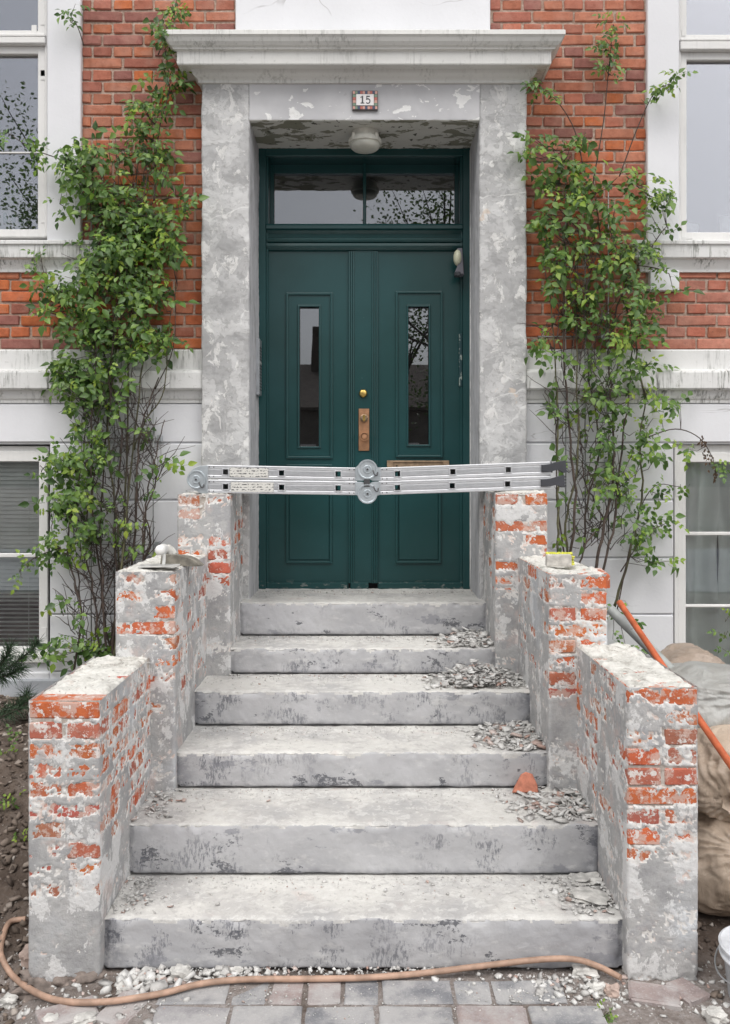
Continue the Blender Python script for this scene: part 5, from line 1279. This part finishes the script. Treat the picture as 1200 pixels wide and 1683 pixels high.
def rose_leaf(seed, young=False):
    """a compound leaf: rachis along +X, face towards +Z"""
    rr = random.Random(seed); bm = bmesh.new(); ln = 0.036 if not young else 0.030
    npair = rr.choice([1, 2, 2]); L_ = 0.028 * (npair + 0.5)
    for k_ in range(npair):
        b = Vector((0.012 + L_ * (k_ + 0.6) / (npair + 0.6), 0, -0.004 * k_))
        for sg in (-1, 1):
            an = R(rr.uniform(52, 75)) * sg; d_ = Vector((math.cos(an), math.sin(an), rr.uniform(-0.35, 0.12))).normalized()
            leaflet(bm, b, d_, Vector((rr.uniform(-.2, .2), rr.uniform(-.2, .2), 1)).normalized(), ln * rr.uniform(0.75, 1.05), ln * 0.31, rr.uniform(0.15, 0.6))
    leaflet(bm, Vector((L_ + 0.010, 0, -0.006)), Vector((1, rr.uniform(-.2, .2), rr.uniform(-0.5, 0.0))).normalized(), Vector((0, 0, 1)), ln * 1.15, ln * 0.35, rr.uniform(0.15, 0.55))
    a = [bm.verts.new((0, 0.0009, 0)), bm.verts.new((0, -0.0009, 0)), bm.verts.new((L_ + 0.012, -0.0006, -0.006)), bm.verts.new((L_ + 0.012, 0.0006, -0.006))]
    bm.faces.new(a)
    me = bpy.data.meshes.new('leaf'); bm.to_mesh(me); bm.free(); me.shade_smooth()
    me.materials.append(M['leaf_young' if young else 'leaf_green']); return me
LEAF = [rose_leaf(k_) for k_ in range(9)]; YLEAF = [rose_leaf(100 + k_, True) for k_ in range(4)]
def mesh_arrays(me):
    v = np.zeros(len(me.vertices) * 3); me.vertices.foreach_get('co', v); return v.reshape(-1, 3), [list(p.vertices) for p in me.polygons]
LA = [mesh_arrays(m_) for m_ in LEAF]; YA = [mesh_arrays(m_) for m_ in YLEAF]
def leaf_matrix(p, sc_):
    out = Vector((random.gauss(0, 0.65), -1.0, random.gauss(0.55, 0.45))).normalized()        # blade faces the light
    dirv = Vector((random.gauss(0, 1), random.gauss(-0.15, 0.3), random.gauss(-0.25, 0.6))); dirv = (dirv - out * dirv.dot(out)).normalized()
    s_ = out.cross(dirv)
    m_ = Matrix((dirv, s_, out)).transposed().to_4x4(); m_ = Matrix.Translation(p) @ m_ @ Matrix.Scale(sc_, 4); return m_
def vine(name, label, root_px, canes, blobs, twigs, shoots, dens, young_p=0.18):
    rt = thing(name, label, 'climbing plant', (X(root_px, 4.5), 4.5, gz(X(root_px, 4.5), 4.5)), 'climbing roses beside the door')
    nodes = []
    for (pl_, r_, mt) in canes:
        pts = smooth_path([P(a, b, c_) for a, b, c_ in pl_], 6)
        pts = [q + Vector((random.uniform(-1, 1), random.uniform(-1, 1), 0)) * 0.006 for q in pts]
        n_ = len(pts); obj('cane', tube(bmesh.new(), pts, [r_ * (1 - 0.6 * k_ / n_) for k_ in range(n_)], 7), mt, rt, True)
        nodes += pts
    bmt = bmesh.new()
    for (cx, cy, rx, ry, n_) in twigs:
        for _ in range(n_):
            a = random.uniform(0, 2 * math.pi); q = math.sqrt(random.random()); p0 = P(cx + rx * q * math.cos(a), cy + ry * q * math.sin(a), 4.66 - random.uniform(0.02, 0.16))
            an = random.gauss(math.pi / 2, 0.75); l_ = random.uniform(0.06, 0.22); pts = [p0]
            for k_ in range(4):
                an += random.gauss(0, 0.22); pts.append(pts[-1] + Vector((math.cos(an), random.gauss(0, 0.15), math.sin(an))) * l_ / 4)
            tube(bmt, pts, [0.0028, 0.0025, 0.0021, 0.0017, 0.0012], 4)
    leaves = []
    for (cx, cy, rx, ry, n_) in blobs:
        cc_ = [(random.gauss(0, 0.46), random.gauss(0, 0.46)) for _ in range(max(2, n_ // 9))]
        for _ in range(int(n_ * dens * (1.0 if cy < 590 or cx < 180 else 0.72) + 0.5)):
            u_, w_ = random.choice(cc_); px_, py_ = cx + rx * (u_ + random.gauss(0, 0.26)), cy + ry * (w_ + random.gauss(0, 0.26))
            leaves.append((P(px_, py_, 4.66 - random.betavariate(1.6, 2.0) * 0.24 - 0.015), random.choice((0.6, 0.8, 1.0, 1.2, 1.45)) * random.uniform(0.9, 1.1)))
    for sh in shoots:
        pts = smooth_path([P(a, b, c_) for a, b, c_ in sh[0]], 5); n_ = len(pts)
        obj('shoot', tube(bmesh.new(), pts, [0.0034 * (1 - 0.5 * k_ / n_) for k_ in range(n_)], 6), 'cane_brown', rt, True); nodes += pts
        for k_ in range(sh[1]):
            q = pts[min(n_ - 1, int(n_ * (1 - sh[2] * random.random() ** 1.3)))]
            leaves.append((q + Vector((random.gauss(0, 0.022), random.uniform(-0.04, 0.0), random.gauss(0, 0.022))), random.uniform(0.65, 1.1)))
    NA = np.array([q[:] for q in nodes])
    for p, s_ in leaves:                                     # petiole or side twig back to the nearest cane
        if random.random() < 0.42:
            dd = NA - np.array(p[:]); dd[:, 2] *= 0.8; dd[:, 2] += np.where(dd[:, 2] > 0.02, 0.15, 0); j = int(np.argmin((dd ** 2).sum(1))); q = Vector(NA[j])
            if (q - p).length < 0.30:
                mid = (p + q) / 2 + Vector((0, -0.01, -0.02)); tube(bmt, [q, mid, p], [0.0022, 0.0017, 0.0011], 4)
    me = bpy.data.meshes.new('twigs'); bmt.to_mesh(me); bmt.free(); me.materials.append(M['twig_dark'])
    tag(link('twigs', me, rt), kind='stuff')
    leaves.sort(key=lambda q: (q[0].y, -q[1]))               # nearest first: these show largest
    rest = {0: [[], [], 0], 1: [[], [], 0]}
    for k_, (p, s_) in enumerate(leaves):
        yg = random.random() < young_p; m_ = leaf_matrix(p, s_)
        if k_ < 290:
            o = bpy.data.objects.new('leaf', random.choice(YLEAF if yg else LEAF)); COL.objects.link(o); par(o, rt); o.matrix_basis = m_
        else:
            v, fc = random.choice(YA if yg else LA); R_ = rest[int(yg)]; mm = np.array(m_)
            R_[0].append(v @ mm[:3, :3].T + mm[:3, 3]); R_[1] += [[i_ + R_[2] for i_ in f_] for f_ in fc]; R_[2] += len(v)
    for yg in (0, 1):
        if rest[yg][2]:
            f3 = [f_ for f_ in rest[yg][1] if len(f_) == 3]; f4 = [f_ for f_ in rest[yg][1] if len(f_) == 4]
            me = np_mesh('foliage', np.concatenate(rest[yg][0]), [np.array(f3), np.array(f4)], 'leaf_young' if yg else 'leaf_green')
            tag(link('foliage', me, rt), kind='stuff')
    return rt
cl = []
def rnd_cane(x0, y0, x1, y1, x2, y2, r_, mt):
    d0, d1, d2 = 4.60 - random.uniform(0, 0.1), 4.62 - random.uniform(0, 0.1), 4.64 - random.uniform(0, 0.08)
    return ([(x0, y0, d0), ((x0 + x1) / 2 + random.gauss(0, 7), (y0 + y1) / 2, d0), (x1, y1, d1), ((x1 + x2) / 2 + random.gauss(0, 8), (y1 + y2) / 2, d1), (x2, y2, d2)], r_, mt)
for (a, b, c_, d_, e_, f_, r_, mt) in ((188, 1095, 205, 850, 212, 330, 0.0085, 'cane_green'), (182, 1095, 188, 850, 165, 560, 0.008, 'cane_brown'), (176, 1100, 165, 850, 190, 500, 0.007, 'cane_brown'), (165, 1098, 140, 880, 160, 640, 0.006, 'cane_brown'),
        (120, 1105, 110, 900, 140, 690, 0.006, 'cane_brown'), (140, 1100, 125, 930, 85, 860, 0.005, 'cane_brown'), (192, 1090, 225, 800, 262, 620, 0.0075, 'cane_brown'), (195, 1090, 240, 830, 270, 690, 0.006, 'cane_brown'), (190, 1090, 215, 760, 250, 330, 0.007, 'cane_green'),
        (186, 1090, 178, 700, 230, 250, 0.0065, 'cane_green'), (183, 1092, 150, 760, 150, 330, 0.006, 'cane_brown'), (205, 1010, 248, 880, 235, 760, 0.0065, 'cane_brown'), (150, 1100, 190, 940, 245, 900, 0.005, 'cane_brown'), (170, 1100, 205, 900, 205, 700, 0.006, 'cane_brown'),
        (235, 900, 258, 780, 205, 655, 0.005, 'cane_brown'), (220, 740, 270, 640, 290, 470, 0.0045, 'cane_green'), (180, 700, 200, 480, 262, 180, 0.005, 'cane_brown'), (255, 330, 262, 210, 275, 100, 0.005, 'cane_brown')):
    cl.append(rnd_cane(a, b, c_, d_, e_, f_, r_, mt))
bl_l = [(272, 80, 22, 28, 26), (268, 115, 26, 22, 16), (280, 148, 18, 26, 26), (228, 172, 34, 14, 20), (235, 215, 46, 34, 62), (255, 260, 36, 50, 52), (165, 240, 26, 22, 24), (110, 272, 32, 24, 40), (150, 282, 36, 28, 44), (215, 345, 78, 46, 190), (180, 330, 46, 40, 50),
        (255, 400, 44, 48, 90), (190, 415, 66, 44, 150), (150, 455, 42, 34, 60), (215, 480, 66, 44, 120), (255, 470, 34, 46, 38), (110, 500, 36, 26, 34), (150, 545, 52, 40, 110), (210, 560, 58, 34, 90), (255, 560, 24, 36, 20), (105, 600, 22, 26, 20), (140, 610, 40, 36, 70), (195, 605, 40, 28, 50),
        (110, 645, 22, 24, 30), (140, 665, 32, 26, 26), (185, 655, 30, 30, 22), (130, 705, 30, 18, 26), (155, 745, 34, 26, 34), (218, 715, 24, 18, 12), (232, 770, 28, 26, 18), (110, 775, 34, 30, 52), (145, 800, 26, 34, 34), (250, 800, 14, 16, 7), (100, 830, 32, 26, 42), (135, 860, 40, 34, 44), (85, 885, 28, 30, 30), (205, 820, 26, 40, 10),
        (165, 900, 40, 36, 24), (190, 960, 34, 34, 9), (145, 1000, 30, 26, 9), (100, 1050, 24, 24, 22), (160, 1065, 26, 24, 34), (75, 505, 18, 18, 10), (70, 470, 12, 14, 7), (225, 890, 30, 26, 9)]
sh_l = [([(150, 285, 4.6), (100, 262, 4.58), (55, 245, 4.56), (12, 218, 4.56)], 26, 0.9), ([(138, 75, 4.64), (128, 45, 4.62), (116, 26, 4.6)], 9, 0.35), ([(260, 90, 4.6), (278, 45, 4.6), (290, 6, 4.6)], 22, 0.75), ([(110, 510, 4.6), (76, 460, 4.58), (66, 415, 4.57)], 10, 0.8), ([(140, 360, 4.6), (115, 345, 4.58), (98, 335, 4.57)], 5, 0.5),
        ([(130, 830, 4.58), (90, 790, 4.55), (66, 765, 4.54)], 9, 0.8), ([(100, 900, 4.56), (60, 915, 4.53), (34, 935, 4.52)], 9, 0.8), ([(255, 640, 4.6), (285, 570, 4.6), (288, 470, 4.6)], 4, 0.4), ([(262, 330, 4.63), (302, 320, 4.64), (310, 345, 4.65)], 3, 0.5)]
tw_l = [(190, 690, 70, 60, 90), (200, 780, 68, 70, 120), (180, 900, 72, 70, 130), (160, 1010, 56, 60, 80), (200, 500, 60, 120, 60), (210, 330, 60, 90, 40)]
vine('climbing_rose', 'dense climbing rose covering the wall left of the door', 180, cl, bl_l, tw_l, sh_l, 0.80)
cl = []
for (a, b, c_, d_, e_, f_, r_, mt) in ((918, 960, 918, 760, 905, 480, 0.0075, 'cane_green'), (928, 960, 935, 700, 932, 330, 0.008, 'cane_brown'), (940, 960, 950, 760, 945, 420, 0.007, 'cane_green'), (975, 960, 1008, 780, 1000, 560, 0.009, 'cane_brown'), (985, 960, 1020, 760, 1040, 560, 0.007, 'cane_brown'),
        (1008, 1000, 1055, 820, 1062, 640, 0.008, 'cane_green'), (1062, 660, 1040, 540, 975, 400, 0.006, 'cane_green'), (960, 900, 985, 740, 960, 520, 0.006, 'cane_brown'), (950, 930, 1000, 850, 1040, 740, 0.005, 'cane_brown'), (995, 860, 960, 790, 950, 700, 0.005, 'cane_brown'), (930, 930, 915, 700, 895, 640, 0.005, 'cane_brown'),
        (970, 520, 985, 400, 975, 290, 0.005, 'cane_brown'), (935, 400, 920, 300, 905, 240, 0.005, 'cane_brown'), (1000, 560, 1030, 450, 1015, 330, 0.005, 'cane_brown')):
    cl.append(rnd_cane(a, b, c_, d_, e_, f_, r_, mt))
bl_r = [(885, 235, 26, 22, 34), (925, 232, 30, 22, 30), (930, 265, 28, 22, 38), (950, 240, 12, 12, 6), (900, 300, 22, 26, 24), (930, 320, 36, 32, 50), (975, 310, 34, 26, 34), (985, 345, 26, 24, 20), (1035, 285, 28, 14, 16), (900, 365, 30, 26, 44), (930, 395, 40, 30, 56), (980, 400, 30, 36, 30), (1058, 300, 14, 20, 12), (1085, 325, 24, 22, 26), (1062, 345, 16, 16, 8),
        (1030, 410, 40, 24, 50), (1065, 405, 18, 18, 16), (930, 450, 44, 30, 48), (1000, 440, 36, 30, 42), (1045, 450, 36, 26, 34), (900, 470, 22, 24, 14), (960, 500, 50, 34, 54), (1020, 495, 42, 30, 42), (1075, 500, 26, 34, 30), (915, 520, 28, 30, 26), (1000, 540, 46, 30, 44), (1060, 540, 34, 28, 34), (900, 570, 20, 24, 16), (1020, 575, 44, 24, 46), (1068, 600, 26, 16, 16),
        (930, 620, 28, 30, 18), (1010, 620, 50, 32, 62), (1055, 640, 26, 24, 20), (970, 650, 36, 26, 26), (920, 670, 28, 26, 14), (1000, 680, 46, 30, 44), (1085, 680, 18, 30, 16), (1110, 665, 18, 18, 16), (910, 690, 18, 20, 7), (1060, 710, 34, 26, 26), (1085, 735, 30, 18, 22), (1130, 738, 20, 8, 12), (1005, 740, 40, 30, 34), (955, 750, 22, 20, 12), (1030, 775, 34, 28, 32), (1010, 820, 46, 26, 44), (935, 822, 10, 10, 6),
        (1035, 840, 36, 24, 24), (1080, 870, 28, 24, 34), (1090, 910, 22, 26, 24), (1085, 805, 16, 12, 8), (970, 860, 30, 24, 14), (1010, 1000, 22, 34, 26), (1015, 1050, 16, 22, 18), (930, 870, 18, 20, 6)]
sh_r = [([(975, 300, 4.62), (992, 200, 4.62), (1000, 120, 4.61), (1008, 40, 4.60)], 34, 0.38), ([(1018, 290, 4.62), (1050, 205, 4.60), (1078, 150, 4.58), (1112, 135, 4.57)], 22, 0.42), ([(962, 290, 4.62), (945, 215, 4.62), (915, 165, 4.60), (885, 140, 4.54)], 14, 0.28), ([(1030, 290, 4.6), (1065, 320, 4.58), (1095, 330, 4.57)], 8, 0.5),
        ([(1062, 420, 4.6), (1085, 385, 4.58), (1096, 372, 4.58)], 5, 0.4), ([(1060, 720, 4.58), (1110, 705, 4.56), (1150, 720, 4.55), (1172, 755, 4.55), (1178, 785, 4.55)], 6, 0.4), ([(1020, 940, 4.58), (1060, 880, 4.55), (1095, 860, 4.54)], 10, 0.6), ([(1015, 1000, 4.57), (1045, 860, 4.6), (1075, 800, 4.56), (1118, 800, 4.55)], 6, 0.3), ([(1000, 430, 4.6), (1075, 440, 4.58), (1100, 450, 4.57)], 6, 0.5)]
tw_r = [(950, 560, 60, 60, 70), (960, 680, 60, 70, 70), (990, 790, 60, 60, 60), (980, 880, 50, 30, 40), (940, 430, 50, 70, 40)]
vine('climbing_rose', 'looser climbing rose with bare brown canes right of the door', 960, cl, bl_r, tw_r, sh_r, 0.58)
# withered hanging tip of the right rose
bm = bmesh.new()
for k_ in range(46):
    u = random.random(); p = P(1150 + 28 * u, 722 + 62 * u ** 1.5, 4.55) + Vector((random.gauss(0, 0.012), random.gauss(0, 0.01), random.gauss(-0.02, 0.02)))
    leaflet(bm, p, Vector((random.gauss(0, .4), random.gauss(0, .3), -1)).normalized(), Vector((random.gauss(0, .5), -1, 0)).normalized(), 0.018, 0.005, 0.9)
me = bpy.data.meshes.new('withered_leaves'); bm.to_mesh(me); bm.free(); me.materials.append(M['dead_leaf'])
tag(link('withered_leaves', me, bpy.data.objects['climbing_rose.001']), kind='stuff')
# wire trellises
def trellis(label, vs_, hs_, yy_):
    t_ = thing('wire_trellis', label, 'trellis', (X(vs_[0][0], yy_), yy_, 0.6), 'wire trellises behind the roses')
    for a, b0_, b1_ in vs_: obj('upright', tube(bmesh.new(), [P(a, b1_, yy_), P(a, b0_, yy_)], 0.0034, 6), 'trellis_wire', t_, True)
    for b, a0_, a1_ in hs_:
        obj('crossbar', tube(bmesh.new(), [P(a0_, b, yy_ - 0.006), P(a1_, b, yy_ - 0.006)], 0.0034, 6), 'trellis_wire', t_, True)
        obj('wall_clip', B(X(a1_ - 3, yy_), X(a1_ + 4, yy_), yy_ - 0.012, 4.675, Z(b + 6, yy_), Z(b - 5, yy_), 0.002), 'steel_panel', t_)
trellis('grey wire trellis behind the left climbing rose', [(150, 300, 1080), (188, 300, 1080), (222, 300, 1080), (252, 640, 1000)], [(720, 150, 262), (895, 150, 258), (540, 150, 262)], 4.64)
trellis('grey wire trellis behind the right climbing rose', [(930, 300, 900), (962, 420, 900), (1000, 300, 900)], [(438, 915, 985), (553, 885, 990), (760, 920, 1000)], 4.64)

# ================================================================== pine sprigs, weeds and shoots
def pine(name, label, stems, nn):
    s0 = stems[0][0]; t_ = thing(name, label, 'pine', P(*s0)); bmn = bmesh.new()
    for st in stems:
        pts = smooth_path([P(*q) for q in st], 6); obj('twig', tube(bmesh.new(), pts, [0.006 * (1 - 0.6 * k_ / len(pts)) for k_ in range(len(pts))], 6), 'bark', t_, True)
        for _ in range(nn):
            k_ = random.randrange(len(pts) - 1); p = pts[k_].lerp(pts[k_ + 1], random.random()); ax = (pts[k_ + 1] - pts[k_]).normalized()
            d_ = (ax * random.uniform(0.25, 1.0) + Vector((random.gauss(0, 1), random.gauss(0, 1), random.gauss(0, 1))).normalized()).normalized(); l_ = random.uniform(0.045, 0.085)
            s_ = d_.orthogonal().normalized() * 0.0011; q = p + d_ * l_ + Vector((0, 0, -0.008))
            mid = p + d_ * l_ * 0.5
            a = [bmn.verts.new(p + s_), bmn.verts.new(mid + s_), bmn.verts.new(q), bmn.verts.new(mid - s_), bmn.verts.new(p - s_)]
            bmn.faces.new(a)
    me = bpy.data.meshes.new('needles'); bmn.to_mesh(me); bmn.free(); me.materials.append(M['fresh_needle'])
    tag(link('needles', me, t_), kind='stuff')
pine('pine_branch', 'dark green pine branch reaching in from the left below the basement window', [[(-60, 1130, 4.2), (0, 1105, 4.2), (40, 1078, 4.2), (62, 1058, 4.2)], [(-40, 1120, 4.15), (0, 1095, 4.15), (18, 1062, 4.15)], [(-40, 1110, 4.2), (5, 1112, 4.18), (36, 1098, 4.18)]], 480)
pine('pine_sprig', 'small pine sprig on the soil behind the left stair wall', [[(-10, 1175, 4.2), (25, 1158, 4.2), (46, 1140, 4.2)], [(0, 1180, 4.15), (30, 1165, 4.15), (50, 1152, 4.15)]], 260)
def weed(name, label, pts, sc_, n_):
    c0 = Vector(pts[0]); t_ = thing(name, label, 'plant', c0)
    for p in pts:
        p = Vector(p)
        for k_ in range(n_):
            q = p + Vector((random.gauss(0, 0.02), random.gauss(0, 0.02), random.uniform(0.015, 0.05))) * sc_
            obj('stem', tube(bmesh.new(), [p, (p + q) / 2, q], 0.0012, 4), 'cane_green', t_)
            o = bpy.data.objects.new('leaf', random.choice(LEAF + YLEAF)); COL.objects.link(o); par(o, t_)
            o.matrix_basis = leaf_matrix(q, sc_ * random.uniform(0.5, 0.9))
weed('weed', 'low green weeds on the soil at the left edge', [on_ground(a, b) for a, b in ((10, 1230), (24, 1215), (16, 1262), (36, 1280))], 0.8, 5)
weed('leafy_shoot', 'young green shoot behind the top of the lower right pier', [P(1128, 1112, 4.2), P(1138, 1100, 4.2), P(1146, 1092, 4.2)], 0.8, 2)
weed('leafy_shoot', 'leafy shoot at the right edge before the curtained window', [P(1202, 1075, 4.25), P(1190, 1050, 4.25), P(1192, 1022, 4.25)], 1.0, 3)
weed('house_plant', 'leafy house plant standing in the white pot', [pc + Vector((0.03, 0, 0.18)), pc + Vector((0.07, 0, 0.20)), pc + Vector((-0.02, 0, 0.2)), pc + Vector((0.02, 0, 0.25))], 1.3, 6)
weed('weed', 'small green weed growing between pavers at bottom right', [on_ground(990, 1672), on_ground(1000, 1680)], 0.5, 6)

# ================================================================== across the street: seen mirrored in the panes
tag(link('street', np_mesh('street', [(-60, -9.5, 0.02), (60, -9.5, 0.02), (60, -2.5, 0.02), (-60, -2.5, 0.02)], np.array([[0, 1, 2, 3]]), 'splash_grey')), 'grey street behind the viewer', kind='structure')
def tree(x, y, h, rad, seed, label, nl):
    rr = random.Random(seed); t_ = thing('street_tree', label, 'tree', (x, y, 0), 'trees across the street')
    bm = bmesh.new(); tips = []
    tr_ = [Vector((x + rr.uniform(-.2, .2) * k_, y + rr.uniform(-.1, .1) * k_, h * 0.16 * k_)) for k_ in range(5)]
    tube(bm, tr_, [0.16, 0.13, 0.11, 0.08, 0.05], 8)
    for k_ in range(26):
        b = tr_[rr.randrange(2, 5)]; an = rr.uniform(0, 2 * math.pi); l_ = rr.uniform(0.5, 1.0) * rad
        e_ = b + Vector((math.cos(an) * l_, math.sin(an) * l_ * 0.7, rr.uniform(0.1, 1.0) * h * 0.34)); m_ = (b + e_) / 2 + Vector((0, 0, rr.uniform(-.2, .3)))
        tube(bm, smooth_path([b, m_, e_], 3), [0.04, 0.035, 0.03, 0.024, 0.018, 0.012, 0.008], 5); tips += [m_.lerp(e_, rr.random()) for _ in range(4)] + [e_]
    obj('trunk', bm, 'bark', t_, True)
    bm = bmesh.new()
    for _ in range(nl):
        p = rr.choice(tips) + Vector((rr.gauss(0, 0.28), rr.gauss(0, 0.28), rr.gauss(0, 0.28)))
        leaflet(bm, p, Vector((rr.gauss(0, 1), rr.gauss(0, 1), rr.gauss(-.4, .6))).normalized(), Vector((rr.gauss(0, 1), rr.gauss(0, 1), rr.gauss(0, 1))).normalized(), 0.10, 0.030, 0.2)
    me = bpy.data.meshes.new('crown'); bm.to_mesh(me); bm.free(); me.materials.append(M['leaf_tree']); tag(link('crown', me, t_), kind='stuff')
tree(2.4, -11.0, 9.6, 1.9, 3, 'street tree mirrored at the right of the transom and right door pane', 3600)
tree(-7.2, -10.5, 10.0, 3.0, 5, 'street tree mirrored in the left upper window', 6500)
tree(0.6, -12.0, 8.9, 1.2, 9, 'slender street tree mirrored in the middle of the transom', 1300)
hb = thing('opposite_house', 'low house across the street mirrored in the narrow door panes', 'house', (-1.2, -17, 0))
obj('wall', B(-9, 8, -21, -16.5, 0, 3.6), 'house_render', hb)
bm = bmesh.new(); prism(bm, [(-9.4, 3.6), (8.4, 3.6), (8.4, 3.7), (-9.4, 3.7)], -21.4, -16.2)
v = [bm.verts.new(q) for q in ((-9.4, -16.2, 3.7), (8.4, -16.2, 3.7), (8.4, -18.8, 5.3), (-9.4, -18.8, 5.3), (-9.4, -21.4, 3.7), (8.4, -21.4, 3.7))]
for q in ((0, 1, 2, 3), (3, 2, 5, 4), (1, 5, 2), (0, 3, 4)): bm.faces.new([v[i_] for i_ in q])
rf = obj('roof', bm, 'roof_tile', hb); obj('chimney', B(-1.75, -1.15, -18.9, -18.3, 4.8, 6.5, 0.02), 'roof_tile', rf)
for a in (-5.5, -2.2, 1.0, 4.2):
    w_ = obj('window', B(a - 0.7, a + 0.7, -16.52, -16.44, 1.1, 2.6, 0.01), 'window_paint', hb); obj('pane', B(a - 0.6, a + 0.6, -16.44, -16.43, 1.2, 2.5), 'room_dark', w_)
